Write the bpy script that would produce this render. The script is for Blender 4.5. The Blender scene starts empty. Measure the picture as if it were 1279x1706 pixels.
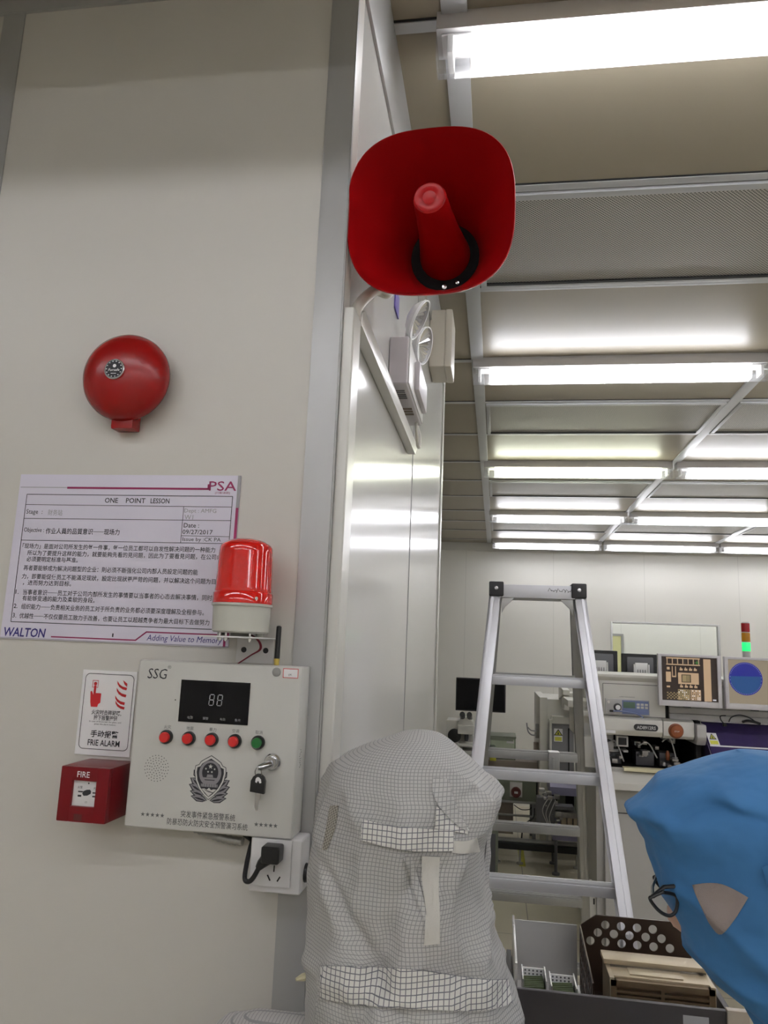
import bpy, bmesh, math, random
from mathutils import Vector, Matrix, noise
from mathutils.bvhtree import BVHTree

random.seed(4)
SC = bpy.context.scene
COL = SC.collection
PI = math.pi

# ------------------------------------------------------------------ camera, world, exposure
cam_d = bpy.data.cameras.new('camera')
cam = bpy.data.objects.new('camera', cam_d)
COL.objects.link(cam)
cam_d.sensor_fit = 'VERTICAL'
cam_d.sensor_height = 36.0
cam_d.lens = 36.0 * 1241.0 / 1706.0
cam_d.clip_start = 0.02
pitch, yaw, roll = math.radians(10.16), math.radians(8.86), math.radians(2.34)
fw = Vector((-math.sin(yaw) * math.cos(pitch), math.cos(yaw) * math.cos(pitch), math.sin(pitch)))
rt = Vector((math.cos(yaw), math.sin(yaw), 0))
up = rt.cross(fw)
rt2 = rt * math.cos(roll) + up * math.sin(roll)
up2 = -rt * math.sin(roll) + up * math.cos(roll)
cam.matrix_world = Matrix(((rt2.x, up2.x, -fw.x, 0), (rt2.y, up2.y, -fw.y, 0), (rt2.z, up2.z, -fw.z, 1.70), (0, 0, 0, 1)))
SC.camera = cam

world = bpy.data.worlds.new('world')
SC.world = world
world.use_nodes = True
world.node_tree.nodes['Background'].inputs[0].default_value = (0.8, 0.85, 1.0, 1)
world.node_tree.nodes['Background'].inputs[1].default_value = 0.05

vs = SC.view_settings
vs.view_transform = 'Standard'
vs.look = 'None'
vs.gamma = 1.0
vs.use_curve_mapping = False
vs.exposure = 0.42
TUBE = 16.5           # radiance of the fluorescent tubes
SC.cycles.max_bounces = 10
SC.cycles.transparent_max_bounces = 16
SC.cycles.sample_clamp_indirect = 6.0

# ------------------------------------------------------------------ materials
def mat(name, col, rough=0.5, metal=0.0, spec=0.5, emit=None, estr=0.0, var=0.0, vscale=6.0, bump=0.0, bscale=200.0, bdist=0.002,
        coat=0.0, alpha=1.0, trans=0.0, aniso=0.0):
    m = bpy.data.materials.new(name)
    m.use_nodes = True
    nt = m.node_tree
    b = nt.nodes['Principled BSDF']
    b.inputs['Base Color'].default_value = (*col, 1)
    b.inputs['Roughness'].default_value = rough
    b.inputs['Metallic'].default_value = metal
    b.inputs['Specular IOR Level'].default_value = spec
    b.inputs['Coat Weight'].default_value = coat
    b.inputs['Alpha'].default_value = alpha
    b.inputs['Transmission Weight'].default_value = trans
    b.inputs['Anisotropic'].default_value = aniso
    if emit:
        b.inputs['Emission Color'].default_value = (*emit, 1)
        b.inputs['Emission Strength'].default_value = estr
    tc = nt.nodes.new('ShaderNodeTexCoord')
    if var > 0:
        n = nt.nodes.new('ShaderNodeTexNoise')
        n.inputs['Scale'].default_value = vscale
        n.inputs['Detail'].default_value = 4
        nt.links.new(tc.outputs['Object'], n.inputs['Vector'])
        mx = nt.nodes.new('ShaderNodeMix')
        mx.data_type = 'RGBA'
        mx.inputs['A'].default_value = (*[c * (1 - var) for c in col], 1)
        mx.inputs['B'].default_value = (*[min(1, c * (1 + var)) for c in col], 1)
        nt.links.new(n.outputs['Fac'], mx.inputs['Factor'])
        nt.links.new(mx.outputs['Result'], b.inputs['Base Color'])
    if bump > 0:
        n2 = nt.nodes.new('ShaderNodeTexNoise')
        n2.inputs['Scale'].default_value = bscale
        nt.links.new(tc.outputs['Object'], n2.inputs['Vector'])
        bp = nt.nodes.new('ShaderNodeBump')
        bp.inputs['Strength'].default_value = bump
        bp.inputs['Distance'].default_value = bdist
        nt.links.new(n2.outputs['Fac'], bp.inputs['Height'])
        nt.links.new(bp.outputs['Normal'], b.inputs['Normal'])
    return m

def math_node(nt, op, a, b=None, c=None):
    n = nt.nodes.new('ShaderNodeMath')
    n.operation = op
    for i, v in enumerate((a, b, c)):
        if v is None:
            continue
        if isinstance(v, (int, float)):
            n.inputs[i].default_value = v
        else:
            nt.links.new(v, n.inputs[i])
    return n.outputs[0]

def seam_mat(name, col, seam, axis, period, offset, width, rough=0.35, spec=0.5, var=0.03, axis2=None, period2=1, offset2=0):
    """a painted panel with thin joint lines every `period` metres"""
    m = mat(name, col, rough, spec=spec, var=var, vscale=1.5)
    nt = m.node_tree
    b = nt.nodes['Principled BSDF']
    src = b.inputs['Base Color'].links[0].from_socket
    geo = nt.nodes.new('ShaderNodeNewGeometry')
    sx = nt.nodes.new('ShaderNodeSeparateXYZ')
    nt.links.new(geo.outputs['Position'], sx.inputs[0])
    def line(ax, per, off):
        v = math_node(nt, 'SUBTRACT', sx.outputs[ax], off)
        v = math_node(nt, 'DIVIDE', v, per)
        v = math_node(nt, 'FRACT', v)
        return math_node(nt, 'LESS_THAN', v, width / per)
    f = line(axis, period, offset)
    if axis2 is not None:
        f = math_node(nt, 'MAXIMUM', f, line(axis2, period2, offset2))
    mx = nt.nodes.new('ShaderNodeMix')
    mx.data_type = 'RGBA'
    mx.inputs['B'].default_value = (*seam, 1)
    nt.links.new(src, mx.inputs['A'])
    nt.links.new(f, mx.inputs['Factor'])
    nt.links.new(mx.outputs['Result'], b.inputs['Base Color'])
    return m

def perforated_mat(name, col, hole, pitch, rad, ax=(0, 1)):
    m = mat(name, col, 0.45, metal=0.3)
    nt = m.node_tree
    b = nt.nodes['Principled BSDF']
    geo = nt.nodes.new('ShaderNodeNewGeometry')
    sx = nt.nodes.new('ShaderNodeSeparateXYZ')
    nt.links.new(geo.outputs['Position'], sx.inputs[0])
    def grid(off):
        u = math_node(nt, 'FRACT', math_node(nt, 'ADD', math_node(nt, 'DIVIDE', sx.outputs[ax[0]], pitch), off + 50))
        v = math_node(nt, 'FRACT', math_node(nt, 'ADD', math_node(nt, 'DIVIDE', sx.outputs[ax[1]], pitch), off + 50))
        u = math_node(nt, 'SUBTRACT', u, 0.5)
        v = math_node(nt, 'SUBTRACT', v, 0.5)
        d = math_node(nt, 'ADD', math_node(nt, 'MULTIPLY', u, u), math_node(nt, 'MULTIPLY', v, v))
        return math_node(nt, 'LESS_THAN', d, (rad / pitch) ** 2)
    f = math_node(nt, 'MAXIMUM', grid(0.0), grid(0.5))
    mx = nt.nodes.new('ShaderNodeMix')
    mx.data_type = 'RGBA'
    mx.inputs['A'].default_value = (*col, 1)
    mx.inputs['B'].default_value = (*hole, 1)
    nt.links.new(f, mx.inputs['Factor'])
    nt.links.new(mx.outputs['Result'], b.inputs['Base Color'])
    return m

def grid_cloth_mat(name, col, line, pitch, width, use_uv=True, rough=0.75, strength=1.0, alpha=1.0):
    m = mat(name, col, rough, spec=0.25, alpha=alpha)
    nt = m.node_tree
    b = nt.nodes['Principled BSDF']
    tc = nt.nodes.new('ShaderNodeTexCoord')
    sx = nt.nodes.new('ShaderNodeSeparateXYZ')
    nt.links.new(tc.outputs['UV' if use_uv else 'Object'], sx.inputs[0])
    def line_f(sock):
        v = math_node(nt, 'FRACT', math_node(nt, 'ADD', math_node(nt, 'DIVIDE', sock, pitch), 100.0))
        return math_node(nt, 'LESS_THAN', v, width / pitch)
    f = math_node(nt, 'MAXIMUM', line_f(sx.outputs[0]), line_f(sx.outputs[1 if use_uv else 2]))
    f = math_node(nt, 'MULTIPLY', f, strength)
    n = nt.nodes.new('ShaderNodeTexNoise')
    n.inputs['Scale'].default_value = 14
    nt.links.new(tc.outputs['Object'], n.inputs['Vector'])
    m0 = nt.nodes.new('ShaderNodeMix')
    m0.data_type = 'RGBA'
    m0.inputs['A'].default_value = (*[c * 0.9 for c in col], 1)
    m0.inputs['B'].default_value = (*[min(1, c * 1.08) for c in col], 1)
    nt.links.new(n.outputs['Fac'], m0.inputs['Factor'])
    mx = nt.nodes.new('ShaderNodeMix')
    mx.data_type = 'RGBA'
    mx.inputs['B'].default_value = (*line, 1)
    nt.links.new(m0.outputs['Result'], mx.inputs['A'])
    nt.links.new(f, mx.inputs['Factor'])
    nt.links.new(mx.outputs['Result'], b.inputs['Base Color'])
    n2 = nt.nodes.new('ShaderNodeTexNoise')
    n2.inputs['Scale'].default_value = 60
    nt.links.new(tc.outputs['Object'], n2.inputs['Vector'])
    bp = nt.nodes.new('ShaderNodeBump')
    bp.inputs['Strength'].default_value = 0.25
    bp.inputs['Distance'].default_value = 0.004
    nt.links.new(n2.outputs['Fac'], bp.inputs['Height'])
    nt.links.new(bp.outputs['Normal'], b.inputs['Normal'])
    return m

def clear_mat(name, tint=(1, 1, 1), gloss=0.1, milky=0.0, milk=(0.9, 0.9, 0.95), rough=0.05):
    m = bpy.data.materials.new(name)
    m.use_nodes = True
    nt = m.node_tree
    nt.nodes.clear()
    out = nt.nodes.new('ShaderNodeOutputMaterial')
    tr = nt.nodes.new('ShaderNodeBsdfTransparent')
    tr.inputs[0].default_value = (*tint, 1)
    gl = nt.nodes.new('ShaderNodeBsdfGlossy')
    gl.inputs['Roughness'].default_value = rough
    cur = tr.outputs[0]
    if milky > 0:
        tl = nt.nodes.new('ShaderNodeBsdfTranslucent')
        tl.inputs[0].default_value = (*milk, 1)
        a = nt.nodes.new('ShaderNodeMixShader')
        a.inputs[0].default_value = milky
        nt.links.new(cur, a.inputs[1])
        nt.links.new(tl.outputs[0], a.inputs[2])
        cur = a.outputs[0]
    fr = nt.nodes.new('ShaderNodeLayerWeight')
    fr.inputs['Blend'].default_value = 0.2
    k = math_node(nt, 'ADD', math_node(nt, 'MULTIPLY', fr.outputs['Fresnel'], 0.6), gloss * 0.5)
    b = nt.nodes.new('ShaderNodeMixShader')
    nt.links.new(k, b.inputs[0])
    nt.links.new(cur, b.inputs[1])
    nt.links.new(gl.outputs[0], b.inputs[2])
    nt.links.new(b.outputs[0], out.inputs[0])
    return m

M = {}
M['wall'] = mat('painted_wall', (0.60, 0.58, 0.535), 0.38, var=0.03, vscale=2)
M['wall_side'] = mat('gloss_wall', (0.68, 0.68, 0.66), 0.16, spec=0.6, var=0.02, vscale=2)
M['wall_back'] = seam_mat('panel_wall', (0.78, 0.765, 0.71), (0.66, 0.65, 0.60), 0, 1.02, 1.665, 0.006)
M['wall_plain'] = mat('plain_wall', (0.70, 0.68, 0.62), 0.45)
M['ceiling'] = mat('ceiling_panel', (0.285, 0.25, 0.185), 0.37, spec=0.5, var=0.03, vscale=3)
M['grid'] = mat('ceiling_grid', (0.52, 0.53, 0.54), 0.35, metal=0.3)
M['black_gap'] = mat('black_gap', (0.01, 0.01, 0.01), 0.7)
M['floor'] = seam_mat('floor_tile', (0.58, 0.535, 0.41), (0.16, 0.15, 0.13), 0, 0.6, 0.22, 0.005, rough=0.28, axis2=1, period2=0.6, offset2=0.2)
M['trim'] = mat('grey_trim', (0.42, 0.42, 0.415), 0.35, metal=0.25)
M['trim_light'] = mat('light_trim', (0.66, 0.65, 0.61), 0.3, metal=0.1)
M['perf'] = perforated_mat('perforated_plate', (0.60, 0.58, 0.53), (0.10, 0.10, 0.09), 0.0105, 0.0028)
M['white_metal'] = mat('white_metal', (0.72, 0.71, 0.70), 0.35, spec=0.5)
M['lamp_housing'] = mat('lamp_housing', (0.50, 0.48, 0.47), 0.35)  # white metal greyed in the colour for its shaded side
M['tube_white'] = mat('tube_white', (0.9, 0.9, 0.9), 0.4, emit=(0.96, 0.965, 0.985), estr=TUBE)
M['tube_green'] = mat('tube_warm', (0.9, 0.9, 0.9), 0.4, emit=(0.96, 1.0, 0.78), estr=TUBE)
M['diffuser'] = clear_mat('lamp_diffuser', (0.97, 0.97, 1.0), 0.06, 0.35)
M['clear'] = clear_mat('clear_plastic', (0.95, 0.96, 0.97), 0.08, 0.06)
M['glass'] = clear_mat('window_glass', (0.96, 0.98, 0.97), 0.04)
M['acrylic'] = clear_mat('acrylic_sheet', (0.72, 0.78, 0.70), 0.10, 0.1)
M['red'] = mat('red_paint', (0.29, 0.005, 0.005), 0.24, spec=0.4)
M['red_horn'] = mat('red_horn', (0.40, 0.004, 0.006), 0.33, spec=0.4)
M['red_box'] = mat('red_box', (0.17, 0.004, 0.008), 0.32, spec=0.35)
M['red_lens'] = mat('red_lens', (0.62, 0.010, 0.006), 0.08, spec=0.5, coat=0.5)
M['red_btn'] = mat('red_button', (0.62, 0.02, 0.02), 0.2, coat=0.5)
M['green_btn'] = mat('green_button', (0.01, 0.16, 0.03), 0.2, coat=0.5)
M['red_print'] = mat('red_print', (0.55, 0.015, 0.02), 0.5)
M['panel_box'] = mat('panel_box', (0.58, 0.575, 0.54), 0.4, var=0.02, bump=0.03, bscale=500)
M['beacon_base'] = mat('beacon_base', (0.52, 0.52, 0.46), 0.45)
M['black'] = mat('black_plastic', (0.012, 0.012, 0.013), 0.35)
M['black_matte'] = mat('black_matte', (0.02, 0.02, 0.021), 0.6)
M['screen_black'] = mat('display_glass', (0.004, 0.004, 0.005), 0.22, spec=0.25)
M['digit'] = mat('digit_grey', (0.30, 0.30, 0.31), 0.5)
M['ink'] = mat('black_ink', (0.02, 0.02, 0.025), 0.6)
M['grey_ink'] = mat('grey_ink', (0.12, 0.12, 0.12), 0.6)
M['emblem_grey'] = mat('emblem_grey', (0.24, 0.23, 0.24), 0.5)
M['paper'] = mat('laminated_paper', (0.72, 0.69, 0.80), 0.22, spec=0.5, bump=0.08, bscale=30)
M['sign'] = mat('sign_white', (0.86, 0.85, 0.86), 0.35)
M['maroon'] = mat('maroon_ink', (0.28, 0.01, 0.09), 0.5)
M['navy'] = mat('navy_ink', (0.03, 0.02, 0.19), 0.5)
M['chrome'] = mat('chrome', (0.62, 0.62, 0.63), 0.12, metal=1.0)
M['steel'] = mat('stainless_steel', (0.66, 0.65, 0.64), 0.26, metal=0.65, var=0.05, vscale=4)
M['alu'] = mat('ladder_aluminium', (0.60, 0.60, 0.625), 0.36, metal=0.6, var=0.06, vscale=9)
M['alu_dull'] = mat('dull_aluminium', (0.36, 0.36, 0.35), 0.36, metal=0.8, var=0.08, vscale=9)
M['brass'] = mat('brass', (0.62, 0.48, 0.12), 0.3, metal=0.8)
M['wire_red'] = mat('red_wire', (0.22, 0.01, 0.03), 0.4)
M['conduit'] = mat('conduit', (0.58, 0.56, 0.50), 0.4)
M['socket'] = mat('socket_white', (0.74, 0.73, 0.73), 0.28)
M['lamp_box'] = mat('lamp_box', (0.60, 0.57, 0.60), 0.35)
M['beige_box'] = mat('beige_box', (0.56, 0.52, 0.44), 0.35)
M['reflector'] = mat('reflector', (0.78, 0.78, 0.80), 0.15, metal=0.85)
M['purple_tag'] = mat('purple_tag', (0.10, 0.07, 0.32), 0.5)
M['machine'] = mat('machine_white', (0.70, 0.685, 0.64), 0.4, var=0.02)
M['machine_grey'] = mat('machine_grey', (0.46, 0.45, 0.44), 0.4, var=0.03)
M['machine_low'] = mat('machine_lower', (0.44, 0.43, 0.41), 0.45, var=0.03)
M['dark_grey'] = mat('dark_grey', (0.11, 0.11, 0.12), 0.4)
M['mid_grey'] = mat('mid_grey', (0.24, 0.24, 0.25), 0.4)
M['cavity'] = mat('cavity_dark', (0.012, 0.011, 0.011), 0.75, spec=0.15)
M['mech'] = mat('mechanism_metal', (0.35, 0.33, 0.31), 0.35, metal=0.7, var=0.3, vscale=30)
M['cream'] = mat('cream_tray', (0.68, 0.63, 0.42), 0.5)
M['purple'] = mat('purple_cover', (0.048, 0.034, 0.110), 0.2, spec=0.5, var=0.45, vscale=7)  # blotches in the colour stand in for dark reflections in the plastic
M['lavender'] = mat('lavender_base', (0.27, 0.26, 0.40), 0.4)
M['blue_panel'] = mat('blue_panel', (0.16, 0.20, 0.38), 0.4)
M['lcd'] = mat('lcd_green', (0.10, 0.17, 0.12), 0.3)
M['orange'] = mat('orange_knob', (0.24, 0.06, 0.015), 0.35)
M['yellow'] = mat('yellow_sticker', (0.70, 0.68, 0.10), 0.5)
M['yellow_tape'] = mat('yellow_tape', (0.50, 0.47, 0.04), 0.5)
M['bezel'] = mat('monitor_bezel', (0.60, 0.58, 0.60), 0.35)
M['olive'] = mat('olive_panel', (0.19, 0.21, 0.16), 0.45)
M['brown_box'] = mat('brown_box', (0.22, 0.18, 0.15), 0.5)
M['dark_red'] = mat('dark_red', (0.10, 0.012, 0.012), 0.45)
M['red_bar'] = mat('red_bar', (0.25, 0.02, 0.035), 0.4)
M['bronze'] = mat('bronze_plate', (0.062, 0.040, 0.028), 0.32, metal=0.5, var=0.25, vscale=14)
M['gold'] = mat('magazine_gold', (0.40, 0.33, 0.225), 0.35, metal=0.45, var=0.25, vscale=10)
M['gold_dark'] = mat('magazine_brown', (0.16, 0.11, 0.06), 0.4, metal=0.4, var=0.25, vscale=20)
M['cart'] = mat('cart_panel', (0.055, 0.050, 0.052), 0.42, metal=0.4)
M['beige_post'] = mat('beige_post', (0.34, 0.29, 0.23), 0.4)
M['green_stuff'] = mat('green_insert', (0.06, 0.08, 0.03), 0.6, var=0.4, vscale=60)
M['cloth_white'] = grid_cloth_mat('grid_cloth', (0.58, 0.575, 0.555), (0.20, 0.20, 0.21), 0.0039, 0.00075, True, strength=0.62, alpha=0.84)
M['cloth_body'] = grid_cloth_mat('grid_cloth_suit', (0.55, 0.535, 0.52), (0.22, 0.22, 0.23), 0.0039, 0.00075, False, strength=0.62)
M['cloth_patch'] = grid_cloth_mat('grid_cloth_band', (0.66, 0.65, 0.61), (0.17, 0.17, 0.19), 0.0048, 0.0008, True)
M['velcro'] = mat('cream_tape', (0.56, 0.545, 0.50), 0.8, bump=0.2, bscale=800)
M['mesh_window'] = perforated_mat('ear_mesh', (0.42, 0.40, 0.34), (0.20, 0.18, 0.16), 0.0034, 0.0009, (1, 2))
M['cloth_blue'] = mat('blue_cloth', (0.048, 0.175, 0.385), 0.72, spec=0.3, var=0.18, vscale=12, bump=0.45, bscale=32, bdist=0.006)
M['ear_mesh'] = mat('grey_ear_mesh', (0.30, 0.25, 0.235), 0.7, bump=0.3, bscale=900)
M['skin'] = mat('skin', (0.55, 0.34, 0.25), 0.5)
M['mask'] = mat('face_mask', (0.72, 0.74, 0.76), 0.7)
M['hair'] = mat('black_hair', (0.018, 0.015, 0.013), 0.5, bump=0.3, bscale=150)
M['glove'] = mat('white_glove', (0.72, 0.71, 0.69), 0.6)
M['boot'] = mat('white_boot', (0.70, 0.70, 0.68), 0.5)
M['beacon_red'] = mat('beacon_red', (0.30, 0.01, 0.015), 0.25)
M['beacon_amber'] = mat('beacon_amber', (0.45, 0.20, 0.01), 0.25)
M['beacon_green'] = mat('beacon_green', (0.02, 0.55, 0.15), 0.25, emit=(0.02, 1.0, 0.22), estr=0.65)
M['scr_dark'] = mat('screen_dark', (0.02, 0.015, 0.012), 0.3, emit=(0.03, 0.015, 0.012), estr=0.3)
M['scr_tan'] = mat('screen_tan', (0.05, 0.04, 0.03), 0.3, emit=(0.62, 0.42, 0.25), estr=0.5)
M['scr_olive'] = mat('screen_olive', (0.05, 0.04, 0.03), 0.3, emit=(0.30, 0.23, 0.11), estr=0.6)
M['scr_bg'] = mat('screen_khaki', (0.05, 0.05, 0.04), 0.3, emit=(0.40, 0.32, 0.22), estr=0.42)
M['scr_blue'] = mat('screen_blue', (0.01, 0.01, 0.05), 0.3, emit=(0.010, 0.018, 0.34), estr=0.42)
M['scr_teal'] = mat('screen_teal', (0.01, 0.02, 0.05), 0.3, emit=(0.008, 0.085, 0.28), estr=0.45)
M['scr_white'] = mat('screen_white', (0.1, 0.1, 0.1), 0.3, emit=(0.6, 0.6, 0.65), estr=0.7)
M['scr_green'] = mat('screen_green', (0.01, 0.05, 0.01), 0.3, emit=(0.05, 0.35, 0.05), estr=0.7)
M['door_yellow'] = mat('door_yellow', (0.62, 0.60, 0.30), 0.4)

# ------------------------------------------------------------------ mesh helpers
def new():
    return bmesh.new()

def box(bm, x, y, z, bev=0.0, mi=0, seg=2, rot=None, piv=None):
    t = bmesh.new()
    bmesh.ops.create_cube(t, size=1.0)
    for v in t.verts:
        v.co = Vector(((x[0] + x[1]) / 2 + v.co.x * (x[1] - x[0]), (y[0] + y[1]) / 2 + v.co.y * (y[1] - y[0]),
                       (z[0] + z[1]) / 2 + v.co.z * (z[1] - z[0])))
    if bev > 0:
        bmesh.ops.bevel(t, geom=list(t.edges), offset=bev, segments=seg, profile=0.7, affect='EDGES')
    if rot is not None:
        p = Vector(piv) if piv else Vector(((x[0] + x[1]) / 2, (y[0] + y[1]) / 2, (z[0] + z[1]) / 2))
        for v in t.verts:
            v.co = p + rot @ (v.co - p)
    merge(bm, t, mi)

def merge(bm, t, mi=0):
    base = {}
    for v in t.verts:
        base[v] = bm.verts.new(v.co)
    for f in t.faces:
        try:
            nf = bm.faces.new([base[v] for v in f.verts])
            nf.material_index = mi
        except ValueError:
            pass
    t.free()

def poly(bm, pts, mi=0):
    try:
        f = bm.faces.new([bm.verts.new(p) for p in pts])
        f.material_index = mi
        return f
    except ValueError:
        return None

def rect(bm, x0, x1, z0, z1, y, mi=0):
    """a flat print facing -Y"""
    return poly(bm, [(x0, y, z0), (x1, y, z0), (x1, y, z1), (x0, y, z1)], mi)

def line2(bm, p, q, w, y, mi=0):
    d = Vector((q[0] - p[0], q[1] - p[1]))
    n = Vector((-d.y, d.x)).normalized() * w / 2
    poly(bm, [(p[0] - n.x, y, p[1] - n.y), (q[0] - n.x, y, q[1] - n.y), (q[0] + n.x, y, q[1] + n.y), (p[0] + n.x, y, p[1] + n.y)], mi)

def disc(bm, cx, cz, r, y, n=24, mi=0, rz=None):
    poly(bm, [(cx + r * math.cos(2 * PI * i / n), y, cz + (rz or r) * math.sin(2 * PI * i / n)) for i in range(n)], mi)

def star(bm, cx, cz, r, y, mi=0):
    pts = []
    for i in range(10):
        a = PI / 2 + i * PI / 5
        k = r if i % 2 == 0 else r * 0.4
        pts.append((cx + k * math.cos(a), y, cz + k * math.sin(a)))
    pts.reverse()
    c = bm.verts.new((cx, y, cz))
    vsx = [bm.verts.new(p) for p in pts]
    for i in range(10):
        f = bm.faces.new([c, vsx[(i + 1) % 10], vsx[i]])
        f.material_index = mi

def frame_of(d):
    d = Vector(d).normalized()
    a = Vector((0, 0, 1)) if abs(d.z) < 0.9 else Vector((1, 0, 0))
    u = a.cross(d).normalized()
    return u, d.cross(u), d

def smooth_path(pts, n=8):
    P = [Vector(p) for p in pts]
    if len(P) < 3:
        return P
    out = []
    for i in range(len(P) - 1):
        p0 = P[max(i - 1, 0)]; p1 = P[i]; p2 = P[i + 1]; p3 = P[min(i + 2, len(P) - 1)]
        for k in range(n):
            t = k / n
            out.append(0.5 * ((2 * p1) + (-p0 + p2) * t + (2 * p0 - 5 * p1 + 4 * p2 - p3) * t * t + (-p0 + 3 * p1 - 3 * p2 + p3) * t ** 3))
    out.append(P[-1])
    return out

def tube(bm, pts, r, seg=10, mi=0, cap=True, smooth=0):
    P = smooth_path(pts, smooth) if smooth else [Vector(p) for p in pts]
    n = len(P)
    rings = []
    u = None
    for i, p in enumerate(P):
        d = (P[min(i + 1, n - 1)] - P[max(i - 1, 0)]).normalized()
        if u is None:
            u, v, _ = frame_of(d)
        else:
            u = (u - d * u.dot(d)).normalized()
            v = d.cross(u)
        rr = r[i] if isinstance(r, (list, tuple)) else (r(i / max(1, n - 1)) if callable(r) else r)
        rings.append([bm.verts.new(p + (u * math.cos(2 * PI * k / seg) + v * math.sin(2 * PI * k / seg)) * rr) for k in range(seg)])
    skin_rings(bm, rings, mi, cap)

def skin_rings(bm, rings, mi=0, cap=True, closed=True):
    seg = len(rings[0])
    for a, b in zip(rings[:-1], rings[1:]):
        for k in range(seg if closed else seg - 1):
            f = bm.faces.new([a[k], a[(k + 1) % seg], b[(k + 1) % seg], b[k]])
            f.material_index = mi
    if cap:
        f = bm.faces.new(list(reversed(rings[0]))); f.material_index = mi
        f = bm.faces.new(rings[-1]); f.material_index = mi

def lathe(bm, prof, origin, axis, seg=32, mi=0, cap=True):
    """profile of (radius, distance along axis)"""
    u, v, d = frame_of(axis)
    o = Vector(origin)
    rings = []
    for r, h in prof:
        r = max(r, 1e-5)
        rings.append([bm.verts.new(o + d * h + (u * math.cos(2 * PI * k / seg) + v * math.sin(2 * PI * k / seg)) * r) for k in range(seg)])
    skin_rings(bm, rings, mi, cap)

def bar(bm, p, q, w, t, side, mi=0, bev=0.0):
    """rectangular bar from p to q; w along `side`, t across"""
    p, q = Vector(p), Vector(q)
    d = (q - p).normalized()
    s = Vector(side)
    s = (s - d * s.dot(d)).normalized()
    n = d.cross(s)
    tb = bmesh.new()
    a = [tb.verts.new(p + s * i * w / 2 + n * j * t / 2) for i, j in ((-1, -1), (1, -1), (1, 1), (-1, 1))]
    b = [tb.verts.new(q + s * i * w / 2 + n * j * t / 2) for i, j in ((-1, -1), (1, -1), (1, 1), (-1, 1))]
    for k in range(4):
        tb.faces.new([a[k], a[(k + 1) % 4], b[(k + 1) % 4], b[k]])
    tb.faces.new(list(reversed(a))); tb.faces.new(b)
    bmesh.ops.recalc_face_normals(tb, faces=list(tb.faces))
    if bev:
        bmesh.ops.bevel(tb, geom=list(tb.edges), offset=bev, segments=2, profile=0.7, affect='EDGES')
    merge(bm, tb, mi)

def prism(bm, pts, y0, y1, mi=0, bev=0.0):
    """polygon in X,Z extruded from y0 (front) to y1"""
    tb = bmesh.new()
    a = [tb.verts.new((x, y0, z)) for x, z in pts]
    b = [tb.verts.new((x, y1, z)) for x, z in pts]
    n = len(pts)
    tb.faces.new(a); tb.faces.new(list(reversed(b)))
    for k in range(n):
        tb.faces.new([a[k], b[k], b[(k + 1) % n], a[(k + 1) % n]])
    bmesh.ops.recalc_face_normals(tb, faces=list(tb.faces))
    if bev:
        bmesh.ops.bevel(tb, geom=list(tb.edges), offset=bev, segments=2, profile=0.7, affect='EDGES')
    merge(bm, tb, mi)

def prism_x(bm, pts, x0, x1, mi=0, bev=0.0):
    """polygon in Y,Z extruded along X"""
    tb = bmesh.new()
    a = [tb.verts.new((x0, y, z)) for y, z in pts]
    b = [tb.verts.new((x1, y, z)) for y, z in pts]
    n = len(pts)
    tb.faces.new(a); tb.faces.new(list(reversed(b)))
    for k in range(n):
        tb.faces.new([a[k], b[k], b[(k + 1) % n], a[(k + 1) % n]])
    bmesh.ops.recalc_face_normals(tb, faces=list(tb.faces))
    if bev:
        bmesh.ops.bevel(tb, geom=list(tb.edges), offset=bev, segments=2, profile=0.7, affect='EDGES')
    merge(bm, tb, mi)

_txt = {}
def text(bm, s, x0, x1, z0, z1, y, mi=0, bold=0.0, shear=0.0, keep=False):
    """lettering fitted to a rectangle, facing -Y"""
    key = (s, bold, shear)
    if key not in _txt:
        cu = bpy.data.curves.new('lettering', 'FONT')
        cu.body = s
        cu.offset = bold
        cu.shear = shear
        cu.resolution_u = 2
        o = bpy.data.objects.new('lettering', cu)
        COL.objects.link(o)
        dg = bpy.context.evaluated_depsgraph_get()
        me = bpy.data.meshes.new_from_object(o.evaluated_get(dg))
        vv = [(v.co.x, v.co.y) for v in me.vertices]
        ff = [tuple(p.vertices) for p in me.polygons]
        bpy.data.objects.remove(o)
        bpy.data.curves.remove(cu)
        bpy.data.meshes.remove(me)
        xs = [a for a, b in vv]; ys = [b for a, b in vv]
        _txt[key] = (vv, ff, min(xs), max(xs), min(ys), max(ys))
    vv, ff, a0, a1, b0, b1 = _txt[key]
    sx = (x1 - x0) / (a1 - a0)
    sz = (z1 - z0) / (b1 - b0)
    if keep:
        sx = sz
    V = [bm.verts.new((x0 + (a - a0) * sx, y, z0 + (b - b0) * sz)) for a, b in vv]
    for f in ff:
        try:
            nf = bm.faces.new([V[i] for i in f]); nf.material_index = mi
        except ValueError:
            pass

def make(name, bm, mats, parent=None, base=(0, 0, 0), smooth=True, ang=0.62, normals=False):
    if normals:
        bmesh.ops.recalc_face_normals(bm, faces=list(bm.faces))
    b = Vector(base)
    for v in bm.verts:
        v.co -= b
    bm.normal_update()
    if smooth:
        for f in bm.faces:
            f.smooth = True
        for e in bm.edges:
            if len(e.link_faces) != 2 or e.calc_face_angle(0) > ang:
                e.smooth = False
    me = bpy.data.meshes.new(name)
    bm.to_mesh(me)
    bm.free()
    for m in (mats if isinstance(mats, (list, tuple)) else [mats]):
        me.materials.append(M[m] if isinstance(m, str) else m)
    o = bpy.data.objects.new(name, me)
    COL.objects.link(o)
    if parent is not None:
        o.parent = parent
    else:
        o.location = b
    return o

def struct(name, bm, mats, parent=None, **k):
    o = make(name, bm, mats, parent, **k)
    if parent is None:
        o['kind'] = 'structure'
    return o

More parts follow.
